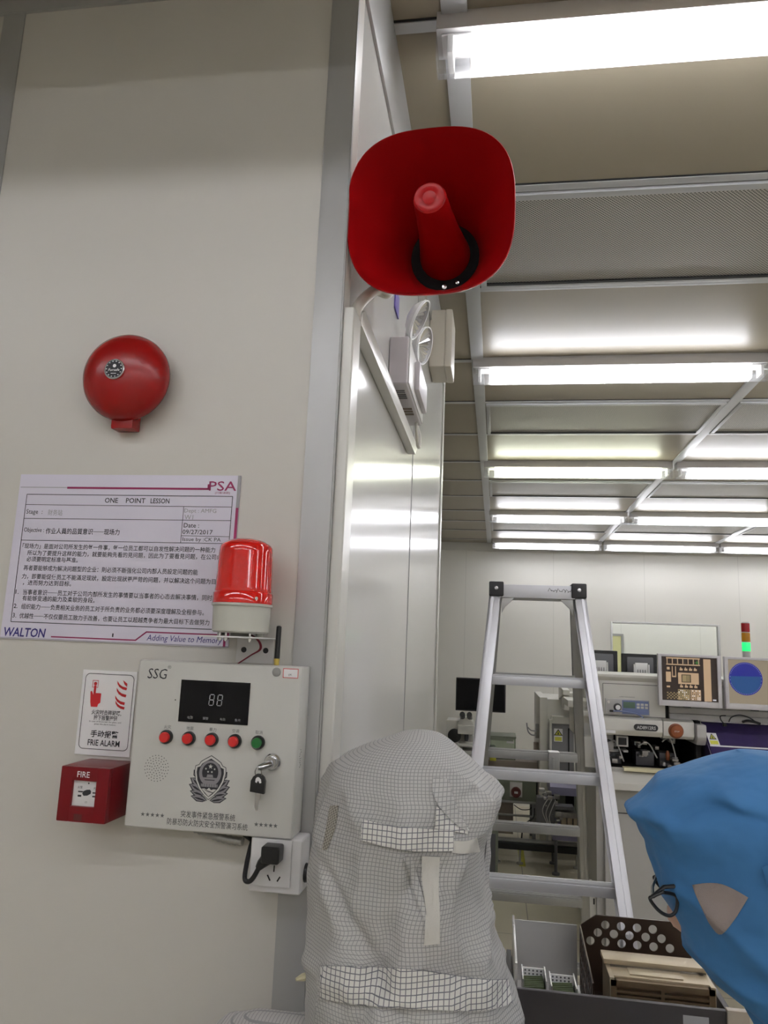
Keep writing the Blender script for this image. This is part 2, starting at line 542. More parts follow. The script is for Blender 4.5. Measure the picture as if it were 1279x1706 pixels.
class Thing:
    def __init__(self, name, label, cat, base, group=None):
        self.b = Vector(base)
        self.o = bpy.data.objects.new(name, None)
        self.o.empty_display_size = 0.05
        self.o.location = self.b
        COL.objects.link(self.o)
        self.o['label'] = label
        self.o['category'] = cat
        if group:
            self.o['group'] = group
    def part(self, name, bm, mats, parent=None, label=None, **k):
        p = make(name, bm, mats, parent or self.o, base=self.b, **k)
        if label:
            p['label'] = label
        return p

def solo(name, bm, mats, label, cat, group=None, base=(0, 0, 0), **k):
    o = make(name, bm, mats, None, base=base, **k)
    o['label'] = label
    o['category'] = cat
    if group:
        o['group'] = group
    return o

def dup(root, delta, label=None):
    r = root.copy(); COL.objects.link(r); r.location = root.location + Vector(delta)
    if label: r['label'] = label
    for ch in list(root.children):
        c = ch.copy(); COL.objects.link(c); c.parent = r
        for g in ch.children:
            d = g.copy(); COL.objects.link(d); d.parent = c
    return r

# ------------------------------------------------------------------ the room
ZC = 2.957            # ceiling
XS = -0.2305          # face of the side wall
YW = 1.0              # face of the near wall
YB = 8.9              # back wall
XR, XL, YN = 4.9, -3.2, -3.0
b = new(); box(b, (XL, XR), (YN, 10.65), (-0.08, 0)); struct('floor', b, 'floor', smooth=False)
b = new(); box(b, (XL, XR), (YN, 10.65), (ZC, ZC + 0.08)); struct('ceiling', b, 'ceiling', smooth=False)
b = new(); box(b, (XL, XS), (YW, YW + 0.05), (0, ZC)); struct('wall_near', b, 'wall', smooth=False)
b = new(); box(b, (XS - 0.05, XS), (YW + 0.05, 2.90), (0, ZC)); struct('wall_side', b, ['wall_side'], smooth=False)
b = new(); box(b, (XL, XS), (2.90, 2.95), (0, ZC)); struct('wall_rear', b, 'wall_plain', smooth=False)
b = new(); box(b, (XL - 0.05, XL), (YN, 10.65), (0, ZC)); struct('wall_left', b, 'wall_plain', smooth=False)
b = new(); box(b, (XR, XR + 0.05), (YN, 10.65), (0, ZC)); struct('wall_right', b, 'wall_plain', smooth=False)
b = new(); box(b, (XL, XR), (YN - 0.05, YN), (0, ZC)); struct('wall_behind', b, 'wall_plain', smooth=False)

# back wall with the window opening
wx0, wx1, wz0, wz1 = 1.30, 2.45, 1.15, 2.065
b = new()
box(b, (XL, wx0), (YB, YB + 0.05), (0, ZC)); box(b, (wx1, XR), (YB, YB + 0.05), (0, ZC))
box(b, (wx0, wx1), (YB, YB + 0.05), (0, wz0)); box(b, (wx0, wx1), (YB, YB + 0.05), (wz1, ZC))
struct('wall_back', b, 'wall_back', smooth=False)
win = new()
for x in ((wx0 - 0.014, wx0 + 0.006), (wx1 - 0.006, wx1 + 0.014)):
    box(win, x, (YB - 0.012, YB + 0.055), (wz0 - 0.014, wz1 + 0.014), 0.003)
for z in ((wz0 - 0.014, wz0 + 0.006), (wz1 - 0.006, wz1 + 0.014)):
    box(win, (wx0 + 0.006, wx1 - 0.006), (YB - 0.012, YB + 0.055), z, 0.003)
w1 = struct('window_1', win, 'alu_dull')
b = new(); box(b, (wx0 + 0.006, wx1 - 0.006), (YB + 0.02, YB + 0.026), (wz0 + 0.006, wz1 - 0.006)); struct('pane', b, 'glass', w1, smooth=False)
# the room behind the window
b = new(); box(b, (XL, XR), (10.6, 10.65), (0, ZC)); struct('wall_beyond', b, 'wall_back', smooth=False)
b = new(); box(b, (1.46, 1.66), (10.56, 10.6), (0, 1.955), 0.004); d1 = struct('door_1', b, 'door_yellow')
b = new()
box(b, (1.43, 1.46), (10.55, 10.6), (0, 1.985)); box(b, (1.66, 1.69), (10.55, 10.6), (0, 1.985)); box(b, (1.46, 1.66), (10.55, 10.6), (1.955, 1.985))
struct('frame', b, 'alu_dull', d1, smooth=False)

# aluminium trims of the near and side wall
b = new(); box(b, (XS - 0.042, XS), (YW - 0.003, YW + 0.0), (0, ZC - 0.21), 0.001); box(b, (XS + 0.0005, XS + 0.0015), (YW - 0.003, YW + 0.006), (0, ZC - 0.21))
struct('trim_1', b, 'trim')
b = new(); box(b, (-0.852, -0.812), (YW - 0.003, YW), (0, ZC - 0.21), 0.001); struct('trim_2', b, 'trim')
b = new(); box(b, (XL, XS + 0.004), (YW - 0.006, YW), (ZC - 0.215, ZC), 0.001); struct('trim_3', b, 'trim')
b = new(); box(b, (XS, XS + 0.006), (YW - 0.006, 2.955), (2.757, ZC), 0.001); struct('trim_4', b, 'trim')
b = new(); box(b, (XS + 0.0005, XS + 0.006), (2.90, 2.956), (0, 2.757), 0.002); struct('trim_5', b, 'trim_light')
b = new(); box(b, (XS, XS + 0.0015), (1.940, 1.944), (0, 2.757)); struct('trim_6', b, 'mid_grey', smooth=False)
b = new(); box(b, (XL, XR), (YB - 0.02, YB), (ZC - 0.10, ZC), 0.004); struct('trim_7', b, 'trim_light')

# ceiling grid
XB = [-0.10 + 1.24 * k for k in range(-2, 5)]
PER = 1.82
L0 = 1.32                       # middle of the first visible lamp row
g = new()
for x in XB:
    segs = [(YN, YB)] if x > XS else [(YN, YW), (2.96, YB)]
    for y0, y1 in segs:
        box(g, (x - 0.026, x + 0.026), (y0, y1), (ZC - 0.008, ZC), 0.001)
yl = []
for j in range(-2, 5):
    y = L0 + PER * j
    yl += [y, y + 0.57, y + 1.155]
for y in yl:
    if y < YB - 0.05:
        x0 = XS + 0.006 if YW < y < 2.95 else XL
        box(g, (x0, XR), (y - 0.014, y + 0.014), (ZC - 0.005, ZC), 0.001)
struct('trim_8', g, 'grid')
b = new()
for y in yl:
    if y < YB - 0.05:
        x0 = XS + 0.006 if YW < y < 2.95 else XL
        box(b, (x0, XR), (y - 0.018, y - 0.0145), (ZC - 0.003, ZC))
struct('trim_9', b, 'black_gap', smooth=False)

# unseen bar added above the viewer to shade the top of the near wall
b = new(); box(b, (XL, XR), (0.22, 0.34), (2.66, ZC - 0.009), 0.004); struct('added_shade_bar', b, 'wall_plain')

# fan filter grilles in the ceiling
ordn = ['first', 'second', 'third', 'fourth', 'fifth']
for j in range(0, 4):
    y0 = L0 + PER * j + 0.57 + 0.02
    y1 = L0 + PER * j + 1.155 - 0.02
    for k in range(0, 3):
        x0, x1 = XB[2 + k] + 0.03, XB[3 + k] - 0.03
        lab = 'perforated ceiling grille, %s row behind the horn, %s panel from the side wall' % (ordn[j], ordn[k])
        t = Thing('filter_grille', lab, 'ceiling grille', ((x0 + x1) / 2, (y0 + y1) / 2, ZC), 'perforated filter grilles in the ceiling')
        b = new(); box(b, (x0 + 0.02, x1 - 0.02), (y0 + 0.025, y1 - 0.02), (ZC - 0.006, ZC - 0.002)); t.part('perforated_plate', b, 'perf', smooth=False)
        b = new()
        box(b, (x0, x1), (y0, y0 + 0.026), (ZC - 0.012, ZC), 0.002); box(b, (x0, x1), (y1 - 0.02, y1), (ZC - 0.012, ZC), 0.002)
        box(b, (x0, x0 + 0.02), (y0 + 0.026, y1 - 0.02), (ZC - 0.012, ZC), 0.002); box(b, (x1 - 0.02, x1), (y0 + 0.026, y1 - 0.02), (ZC - 0.012, ZC), 0.002)
        t.part('frame', b, 'grid')
        b = new(); box(b, (x0 + 0.02, x1 - 0.02), (y1 - 0.034, y1 - 0.0205), (ZC - 0.0115, ZC - 0.006)); t.part('gasket', b, 'black_gap', smooth=False)

# strip lights
def strip_light(x0, y, label, tubemat='tube_white', L=1.215, shield=False):
    """y is the side that faces the camera"""
    x1 = x0 + L
    t = Thing('strip_light', label, 'ceiling light', ((x0 + x1) / 2, y + 0.04, ZC), 'twin tube strip lights under the ceiling')
    zh, zb = ZC - 0.046, ZC - 0.108
    if shield:
        b = new(); box(b, (x0, x1), (y + 0.081, y + 0.085), (zb + 0.004, ZC)); t.part('added_light_shield', b, 'lamp_housing')  # added plate that keeps lamp light off the top of the back wall
    b = new(); prism_x(b, [(y + 0.006, ZC), (y + 0.074, ZC), (y + 0.080, zh), (y, zh)], x0, x1, 0, 0.001)
    t.part('housing', b, 'lamp_housing')
    b = new(); prism_x(b, [(y + 0.012, zh - 0.002), (y + 0.068, zh - 0.002), (y + 0.068, zh - 0.006), (y + 0.012, zh - 0.006)], x0 + 0.01, x1 - 0.01)
    t.part('reflector', b, 'white_metal', smooth=False)
    prof = [(y, zh), (y + 0.002, zh - 0.03), (y + 0.010, zb + 0.006), (y + 0.022, zb), (y + 0.058, zb), (y + 0.070, zb + 0.006), (y + 0.078, zh - 0.03), (y + 0.08, zh)]
    b = new()
    ra = [[b.verts.new((x, yy, zz)) for yy, zz in prof] for x in (x0 + 0.07, x1 - 0.07)]
    skin_rings(b, ra, 0, False, False)
    t.part('diffuser', b, 'diffuser', normals=True)
    for a0, a1, o in ((x0, x0 + 0.07, 1), (x1 - 0.07, x1, -1)):
        b = new()
        ra = [[b.verts.new((x, yy, zz)) for yy, zz in prof] for x in (a0, a1)]
        skin_rings(b, ra, 0, False, False)
        xe = x0 if o == 1 else x1
        b.faces.new([b.verts.new((xe, yy, zz)) for yy, zz in prof])
        t.part('end_cap', b, 'clear', normals=True)
        b = new(); xa, xb = (x0 + 0.022, x0 + 0.034) if o == 1 else (x1 - 0.034, x1 - 0.022)
        box(b, (xa, xb), (y + 0.010, y + 0.070), (zh - 0.045, zh - 0.002), 0.003); t.part('lamp_holder', b, 'white_metal')
    for yy in (y + 0.023, y + 0.057):
        b = new(); lathe(b, [(0.013, 0), (0.013, L - 0.15)], (x0 + 0.075, yy, zh - 0.028), (1, 0, 0), 12)
        t.part('lamp_tube', b, tubemat)

rown = {-2: 'row farthest behind the viewer', -1: 'row just behind the viewer', 0: 'near row above the red horn', 1: 'row behind the grey box',
        2: 'third row into the room', 3: 'fourth row into the room', 4: 'last row along the back wall'}
coln = {-3: 'third to the left of the wall corner', -2: 'second to the left of the wall corner', -1: 'first to the left of the wall corner', 0: 'next to the side wall',
        1: 'second out from the side wall', 2: 'third out from the side wall', 3: 'fourth out from the side wall'}
for j in range(-2, 5):
    for k in range(-2, 4):
        if k < 0 and j >= 0:
            continue
        y = 1.284 + PER * j - (0.02 if j == 4 else 0)
        strip_light(-0.135 + 1.24 * k + 0.018 * max(j, 0), y, 'ceiling strip light, %s, %s' % (rown[j], coln[k]),
                    'tube_green' if (j == 2 and k == 0) else 'tube_white', shield=(j == 4))
# unseen lamps added to brighten the room behind the window
for q, v in enumerate(('near the glass', 'farther back')):
    for k, w in enumerate(('left', 'middle', 'right')):
        strip_light(0.6 + 1.24 * k, 9.25 + 0.75 * q, 'added strip light brightening the room behind the back window, %s, %s one' % (v, w))

# ------------------------------------------------------------------ things on the near wall
# fire alarm bell
t = Thing('alarm_bell', 'round red fire alarm bell high on the near wall', 'alarm bell', (-0.543, YW, 2.072))
b = new(); lathe(b, [(0.0, 0), (0.03, 0), (0.03, 0.02), (0.0, 0.02)], (-0.543, YW - 0.001, 2.060), (0, -1, 0), 24); box(b, (-0.560, -0.526), (YW - 0.026, YW - 0.001), (1.995, 2.030), 0.004); t.part('mount', b, 'red')
b = new()
prof = [(0.064, 0.018), (0.0655, 0.020), (0.066, 0.026), (0.0645, 0.033), (0.060, 0.041), (0.052, 0.0485), (0.040, 0.0545), (0.026, 0.058), (0.012, 0.0595), (0.0, 0.060)]
lathe(b, [(0.060, 0.020), (0.062, 0.0185)] + prof, (-0.543, YW, 2.072), (0, -1, 0), 64); t.part('gong', b, 'red', ang=1.2)
b = new(); lathe(b, [(0.0152, 0.0), (0.0152, 0.003), (0.0145, 0.0036), (0, 0.0036)], (-0.543, YW - 0.0585, 2.072), (0, -1, 0), 32)
bd = t.part('badge', b, 'chrome', label='chrome badge with black face')
b = new(); yb = YW - 0.0623; disc(b, -0.543, 2.072, 0.0128, yb, 32); t.part('badge_face', b, 'ink', bd, smooth=False)
b = new(); yb -= 0.0003
disc(b, -0.5425, 2.0765, 0.0026, yb, 16); text(b, 'Forsafe', -0.5515, -0.5345, 2.0685, 2.0725, yb, 0, 0.01, 0.2); text(b, '●●●●', -0.547, -0.539, 2.0645, 2.0658, yb)
for i in range(14):
    a = 2 * PI * i / 14
    rect(b, -0.543 + 0.0114 * math.cos(a) - 0.0009, -0.543 + 0.0114 * math.cos(a) + 0.0009, 2.072 + 0.0114 * math.sin(a) - 0.0006, 2.072 + 0.0114 * math.sin(a) + 0.0006, yb)
t.part('badge_print', b, 'sign', bd, smooth=False)

# laminated lesson sheet
px0, px1, pz0, pz1 = -0.7085, -0.3645, 1.6885, 1.931
t = Thing('lesson_sheet', 'laminated landscape sheet of printed lesson text taped to the wall under the bell', 'poster', ((px0 + px1) / 2, YW, pz0))
b = new(); box(b, (px0, px1), (YW - 0.0025, YW - 0.0006), (pz0, pz1)); t.part('sheet', b, 'paper', smooth=False)
yp = YW - 0.0028
b = new()
def frame_lines(b, x0, x1, z0, z1, w, y):
    line2(b, (x0, z0), (x1, z0), w, y); line2(b, (x0, z1), (x1, z1), w, y); line2(b, (x0, z0), (x0, z1), w, y); line2(b, (x1, z0), (x1, z1), w, y)
tx0, tx1, tz0, tz1 = -0.6945, -0.3745, 1.7125, 1.9005
frame_lines(b, tx0, tx1, tz0, tz1, 0.0010, yp)
line2(b, (tx0, 1.8850), (tx1, 1.8850), 0.0008, yp)
line2(b, (tx0, 1.8640), (tx1, 1.8655), 0.0008, yp)
line2(b, (tx0, 1.8315), (tx1, 1.8325), 0.0008, yp)
line2(b, (-0.4465, 1.832), (-0.4465, 1.885), 0.0008, yp)
line2(b, (-0.4465, 1.8425), (tx1, 1.8425), 0.0007, yp)
text(b, 'ONE', -0.569, -0.5485, 1.8890, 1.8965, yp, 0, 0.012); text(b, 'POINT', -0.536, -0.506, 1.8890, 1.8965, yp, 0, 0.012); text(b, 'LESSON', -0.498, -0.469, 1.8890, 1.8965, yp, 0, 0.012)
text(b, 'Stage  :', -0.692, -0.666, 1.8690, 1.8780, yp)
text(b, 'Objective :', -0.692, -0.660, 1.8420, 1.8505, yp)
text(b, '作业人員的品質意识──现场力', -0.657, -0.541, 1.8415, 1.8505, yp, 0, 0.008)
text(b, 'Date :', -0.444, -0.421, 1.8545, 1.8610, yp, 0, 0.008); text(b, '09/27/2017', -0.445, -0.400, 1.8450, 1.8515, yp, 0, 0.004); text(b, 'Issue by :CK PA', -0.444, -0.387, 1.8335, 1.8405, yp)
body = [('「现场力」是面对公司所发生的每一件事，每一位员工都可以自发性解决问题的一种能力', -0.691, -0.394, 1.8190, 1.8270),
        ('所以为了要提升这样的能力，就要能夠先看的見问题，因此为了要看見问题，在公司內', -0.682, -0.384, 1.8090, 1.8170),
        ('必须要明定标准与基准。', -0.682, -0.601, 1.8000, 1.8078),
        ('再者要能够成为解决问题型的企业：則必须不斷强化公司内部人员設定问题的能', -0.685, -0.417, 1.7870, 1.7950),
        ('力，即要能促使员工不能滿足现狀，設定比现狀更严苛的问题，并以解决这个问题为目标', -0.686, -0.381, 1.7745, 1.7825),
        ('，进而努力达到目标。', -0.683, -0.607, 1.7655, 1.7733),
        ('1.', -0.693, -0.688, 1.7525, 1.7590), ('当事者意识──员工对于公司内部所发生的事情要以当事者的心态去解决事情，同时也', -0.681, -0.385, 1.7515, 1.7597),
        ('有能够变通的能力及柔软的身段。', -0.681, -0.568, 1.7430, 1.7508),
        ('2.', -0.693, -0.687, 1.7320, 1.7385), ('组织能力──负责相关业务的员工对于所负责的业务都必须要深度理解及全程参与。', -0.681, -0.403, 1.7310, 1.7390),
        ('3.', -0.693, -0.687, 1.7185, 1.7250), ('优越性──不仅仅要员工致力于改善，也要让员工以超越竞争者为最大目标下去做努力', -0.682, -0.394, 1.7175, 1.7255)]
for s, a0, a1, c0, c1 in body:
    text(b, s, a0, a1, c0, c1, yp, 0, 0.006)
text(b, '1', -0.536, -0.534, 1.6965, 1.7015, yp)
t.part('black_print', b, 'ink', smooth=False)
b = new()
text(b, 'Dept : AMFG', -0.445, -0.397, 1.8745, 1.8820, yp); text(b, 'W1', -0.444, -0.431, 1.8662, 1.8728, yp); text(b, '財务站', -0.657, -0.634, 1.8690, 1.8780, yp)
rect(b, px0 + 0.002, -0.631, 1.9108, 1.9118, yp); rect(b, px0, px1, 1.6893, 1.6901, yp)
rect(b, -0.3685, px1, 1.884, pz1, yp)
t.part('grey_print', b, 'digit', smooth=False)
b = new()
rect(b, -0.631, -0.411, 1.9095, 1.9125, yp); line2(b, (-0.4118, 1.9095), (-0.4118, 1.918), 0.0028, yp)
text(b, 'PSA', -0.411, -0.370, 1.9085, 1.9225, yp, 0, 0.006); text(b, '[行動课题]', -0.401, -0.379, 1.9035, 1.9072, yp)
rect(b, -0.3685, px1, 1.700, 1.884, yp)
rect(b, -0.629, -0.500, 1.6925, 1.6943, yp); line2(b, (-0.5005, 1.6933), (-0.485, 1.7055), 0.002, yp); rect(b, -0.4855, -0.372, 1.7045, 1.7063, yp)
rect(b, -0.3720, -0.3685, 1.6890, 1.7063, yp)
t.part('maroon_print', b, 'maroon', smooth=False)
b = new()
text(b, 'WALTON', -0.7035, -0.638, 1.6915, 1.7045, yp, 0, 0.018, 0.12); t.part('logo_print', b, 'navy', smooth=False)
b = new(); text(b, 'Adding Value to Memory', -0.484, -0.3735, 1.6912, 1.7020, yp, 0, 0.0, 0.22)
t.part('slogan_print', b, 'navy', smooth=False)

# break-glass notice
sx0, sx1, sz0, sz1 = -0.574, -0.4932, 1.5358, 1.650
t = Thing('fire_notice', 'white notice with red hand and flame pictograms above the red call point', 'sign', ((sx0 + sx1) / 2, YW, sz0))
b = new(); box(b, (sx0, sx1), (YW - 0.002, YW - 0.0004), (sz0, sz1)); t.part('board', b, 'sign', smooth=False)
ys = YW - 0.0023
b = new()
def round_outline(b, x0, x1, z0, z1, r, w, y):
    P = []
    for cx, cz, a0 in ((x1 - r, z1 - r, 0), (x0 + r, z1 - r, PI / 2), (x0 + r, z0 + r, PI), (x1 - r, z0 + r, 1.5 * PI)):
        for k in range(7):
            a = a0 + PI / 2 * k / 6
            P.append((cx, cz, math.cos(a), math.sin(a)))
    n = len(P)
    I = [b.verts.new((cx + (r - w) * c, y, cz + (r - w) * s)) for cx, cz, c, s in P]
    O = [b.verts.new((cx + r * c, y, cz + r * s)) for cx, cz, c, s in P]
    for k in range(n):
        b.faces.new([I[k], I[(k + 1) % n], O[(k + 1) % n], O[k]])
round_outline(b, -0.5695, -0.4965, 1.5435, 1.6455, 0.007, 0.0008, ys)
text(b, '火灾时击碎玻璃,', -0.555, -0.511, 1.5895, 1.5965, ys, 0, 0.012); text(b, '按下报警按钮', -0.551, -0.516, 1.5825, 1.5893, ys, 0, 0.012)
text(b, 'In case of fire,break the glass, and', -0.557, -0.510, 1.5792, 1.5817, ys); text(b, 'press the alarm button.', -0.549, -0.517, 1.5758, 1.5783, ys)
text(b, '手动报警', -0.553, -0.512, 1.5595, 1.5690, ys, 0, 0.02); text(b, 'FRIE ALARM', -0.556, -0.509, 1.5485, 1.5565, ys, 0, 0.014)
t.part('black_print', b, 'ink', smooth=False)
b = new()
for q in ((-0.5580, -0.5492, 1.6355, 1.6362), (-0.5580, -0.5492, 1.6262, 1.6269), (-0.5580, -0.5573, 1.6262, 1.6362), (-0.5499, -0.5492, 1.6262, 1.6362)):
    rect(b, *q, ys)
disc(b, -0.5535, 1.6315, 0.0024, ys, 16)
poly(b, [(-0.5570 + a, ys, 1.6000 + c) for a, c in ((0, 0), (0.0095, 0), (0.0105, 0.004), (0.0135, 0.006), (0.0135, 0.0185), (0.011, 0.0188), (0.0085, 0.0188), (0.0052, 0.0188), (0.0052, 0.029), (0.0018, 0.029), (0.0018, 0.0165), (-0.001, 0.0215), (-0.0028, 0.0205), (-0.0015, 0.006))])
def flame(b, x, z, s):
    L = [(0, 1), (0.25, 0.62), (0.55, 0.40), (1.0, 0.28), (0.95, 0.0), (0.6, 0.08), (0.25, 0.32), (0.05, 0.65)]
    poly(b, [(x + a * s * 0.0155, ys, z + c * s * 0.0125) for a, c in reversed(L)])
flame(b, -0.5215, 1.6245, 1.0); flame(b, -0.5215, 1.6150, 1.0); flame(b, -0.5225, 1.6045, 1.0); flame(b, -0.5215, 1.5985, 0.95)
poly(b, [(-0.5130, ys, 1.6380), (-0.5105, ys, 1.6325), (-0.5062, ys, 1.6290), (-0.5062, ys, 1.6335)])
t.part('red_print', b, 'red_print', smooth=False)

# manual call point
cx0, cx1, cz0, cz1, cyf = -0.5510, -0.4835, 1.4640, 1.5320, 0.930
t = Thing('fire_call_point', 'red box call point with small square window below the notice', 'fire call point', ((cx0 + cx1) / 2, YW, cz0))
b = new()
box(b, (cx0, cx1), (cyf + 0.006, YW - 0.0005), (cz0, cz1), 0.005)
t.part('housing', b, 'red_box')
wX0, wX1, wZ0, wZ1 = -0.5335, -0.5010, 1.4835, 1.5145
b = new()
fx0, fx1, fz0, fz1 = cx0 + 0.0005, cx1 - 0.0005, cz0 + 0.0005, cz1 - 0.0005
box(b, (fx0, wX0), (cyf, cyf + 0.012), (fz0, fz1), 0.002); box(b, (wX1, fx1), (cyf, cyf + 0.012), (fz0, fz1), 0.002)
box(b, (wX0 - 0.001, wX1 + 0.001), (cyf, cyf + 0.012), (wZ1, fz1), 0.002); box(b, (wX0 - 0.001, wX1 + 0.001), (cyf, cyf + 0.012), (fz0, wZ0), 0.002)
t.part('front_cover', b, 'red_box')
b = new(); rect(b, wX0, wX1, wZ0, wZ1, cyf + 0.0045); t.part('window', b, 'socket', smooth=False, label='small white window with black arrows')
b = new(); yq = cyf + 0.0041
poly(b, [(-0.5205, yq, 1.4985), (-0.5185, yq, 1.4960), (-0.5135, yq, 1.4965), (-0.5090, yq, 1.4990), (-0.5088, yq, 1.5020), (-0.5105, yq, 1.5040), (-0.5150, yq, 1.5035), (-0.5195, yq, 1.5015)])
rect(b, -0.5265, -0.520, 1.5000, 1.5016, yq); rect(b, -0.5265, -0.5215, 1.4945, 1.4968, yq)
rect(b, -0.5065, -0.5020, 1.4996, 1.5010, yq); poly(b, [(-0.5070, yq, 1.5003), (-0.5050, yq, 1.4990), (-0.5050, yq, 1.5016)]); rect(b, -0.5065, -0.5022, 1.4950, 1.4968, yq)
text(b, '火警', -0.5275, -0.5210, 1.5045, 1.5078, yq); text(b, '火', -0.506, -0.5025, 1.5045, 1.5078, yq); text(b, '●', -0.514, -0.512, 1.5105, 1.5125, yq); text(b, '□', -0.5155, -0.513, 1.4875, 1.4895, yq)
t.part('window_print', b, 'ink', smooth=False)
b = new(); text(b, 'FIRE', -0.5275, -0.5105, 1.5190, 1.5262, cyf - 0.0004, 0, 0.008); t.part('lettering', b, 'sign', smooth=False)
b = new(); rect(b, -0.5265, -0.5155, 1.4665, 1.4745, cyf - 0.0004); text(b, '◀', -0.5240, -0.5205, 1.4785, 1.4805, cyf - 0.0004); t.part('key_slot', b, 'dark_red', smooth=False)

# red rotating beacon on its bracket
bx, by, bz = -0.3300, 0.945, 1.7045
t = Thing('warning_beacon', 'glossy red cylindrical warning beacon on a grey base beside the lesson sheet', 'warning beacon', (bx, YW, 1.672))
b = new()
box(b, (-0.352, -0.300), (YW - 0.0025, YW - 0.0031 + 0.002), (1.6695, 1.703)); box(b, (-0.372, -0.296), (YW - 0.090, YW - 0.0011), (1.7020, 1.7040), 0.0008)
t.part('bracket', b, 'white_metal')
for x in (-0.3415, -0.3105):
    b = new(); lathe(b, [(0.0038, 0), (0.0038, 0.0006)], (x, YW - 0.0026, 1.6868), (0, -1, 0), 20); t.part('bolt_hole', b, 'black')
for x in (-0.352, -0.344, -0.3120):
    b = new(); lathe(b, [(0.0017, 0), (0.0017, 0.014)], (x, YW - 0.070, 1.6975), (0, 0, 1), 12); lathe(b, [(0.0032, 0), (0.0032, 0.003)], (x, YW - 0.070, 1.6990), (0, 0, 1), 6); t.part('bolt', b, 'chrome')
b = new(); lathe(b, [(0.012, -0.004), (0.012, 0.0)], (bx, by, 1.7085), (0, 0, 1), 20)
lathe(b, [(0.034, 0), (0.0365, 0.002), (0.0372, 0.034), (0.0395, 0.0345), (0.0395, 0.0375), (0.036, 0.0376)], (bx, by, 1.7085), (0, 0, 1), 48)
for x in (-0.026, 0.026):
    lathe(b, [(0.005, -0.005), (0.005, 0.001)], (bx + x, by, 1.7085), (0, 0, 1), 12)
t.part('base', b, 'beacon_base')
b = new()
lathe(b, [(0.0388, 0.0), (0.0388, 0.013), (0.0375, 0.0145), (0.0368, 0.0150), (0.0372, 0.0165), (0.0366, 0.020), (0.0352, 0.068), (0.0345, 0.074), (0.0325, 0.0775), (0.025, 0.0825), (0.014, 0.0855), (0.0, 0.0865)], (bx, by, 1.7462), (0, 0, 1), 64)
t.part('lens', b, 'red_lens', ang=0.9)
b = new(); lathe(b, [(0.0022, 0), (0.0022, 0.0015)], (bx + 0.027, by - 0.0280, 1.7525), (0.7, -0.7, 0), 12); t.part('screw', b, 'chrome')
for dx in (0.0, 0.0016):
    b = new(); tube(b, [(-0.325, 0.95, 1.7085), (-0.318 + dx, 0.965, 1.7045), (-0.312 + dx, 0.972, 1.6965), (-0.3135 + dx, 0.978, 1.688), (-0.326, 0.984, 1.6805), (-0.3455, 0.988, 1.668)], 0.0009, 8, smooth=6); t.part('wire', b, 'wire_red', label='dark red lead')

# alarm control panel
ax0, ax1, az0, az1, ayf = -0.4690, -0.2468, 1.4588, 1.6690, 0.952
t = Thing('alarm_control_panel', 'white square alarm control panel with five round push buttons and black display', 'control panel', ((ax0 + ax1) / 2, YW, az0))
b = new(); box(b, (ax0 + 0.002, ax1 - 0.0005), (ayf + 0.012, YW - 0.0005), (az0 + 0.001, az1 - 0.001), 0.0015); t.part('housing', b, 'panel_box')
b = new(); box(b, (ax0, ax1), (ayf, ayf + 0.0145), (az0, az1), 0.004, seg=3); t.part('front_door', b, 'panel_box')
yf = ayf - 0.0003
b = new(); box(b, (-0.4075, -0.3135), (ayf - 0.0012, ayf + 0.002), (1.5925, 1.6455)); sc = t.part('display', b, 'screen_black', smooth=False, label='black display window')
b = new(); yd = ayf - 0.0016
def seg8(b, x, z, w, h, y, sh=0.08):
    for x0, z0, x1, z1 in ((0, 0, 1, 0), (0, 1, 1, 1), (0, 2, 1, 2), (0, 0, 0, 1), (0, 1, 0, 2), (1, 0, 1, 1), (1, 1, 1, 2)):
        P = (x + x0 * w + z0 * h / 2 * sh, z + z0 * h / 2); Q = (x + x1 * w + z1 * h / 2 * sh, z + z1 * h / 2)
        d = Vector((Q[0] - P[0], Q[1] - P[1])) * 0.1
        line2(b, (P[0] + d.x, P[1] + d.y), (Q[0] - d.x, Q[1] - d.y), 0.0011, y)
seg8(b, -0.3675, 1.6150, 0.0060, 0.0135, yd); seg8(b, -0.3565, 1.6150, 0.0060, 0.0135, yd)
for s, x in (('电源', -0.395), ('预警', -0.374), ('布防', -0.351), ('备用', -0.331)):
    text(b, s, x, x + 0.0075, 1.5965, 1.6000, yd)
t.part('display_print', b, 'digit', sc, smooth=False)
for k, (s, mname) in enumerate((('火灾', 'red_btn'), ('地震', 'red_btn'), ('暴力', 'red_btn'), ('空袭', 'red_btn'), ('取消', 'green_btn'))):
    x = -0.4215 + 0.0309 * k; z = 1.5723
    b = new(); lathe(b, [(0.0088, 0), (0.0088, 0.004), (0.0080, 0.0055), (0.0066, 0.0055)], (x, ayf, z), (0, -1, 0), 32)
    pb = t.part('push_button', b, 'black', label='%s push button in black ring' % ('green' if k == 4 else 'red'))
    b = new(); lathe(b, [(0.0066, 0.004), (0.0066, 0.009), (0.0058, 0.0102), (0, 0.0106)], (x, ayf, z), (0, -1, 0), 32); t.part('button_cap', b, mname, pb)
b = new(); text(b, 'SSG', -0.4555, -0.4285, 1.6450, 1.6580, yf, 0, -0.004, 0.12); text(b, '®', -0.4285, -0.4235, 1.6585, 1.6630, yf, 1)
t.part('maker_print', b, ['ink', 'grey_ink'], smooth=False)
b = new(); disc(b, -0.4140, 1.6192, 0.0009, yf, 12); t.part('sensor_hole', b, 'ink', smooth=False)
for k, s in enumerate(('火灾', '地震', '暴力', '空袭', '取消')):
    x = -0.4215 + 0.0309 * k
    b = new(); text(b, s, x - 0.0048, x + 0.0048, 1.5825, 1.5870, yf); t.part('button_print', b, 'grey_ink', smooth=False)
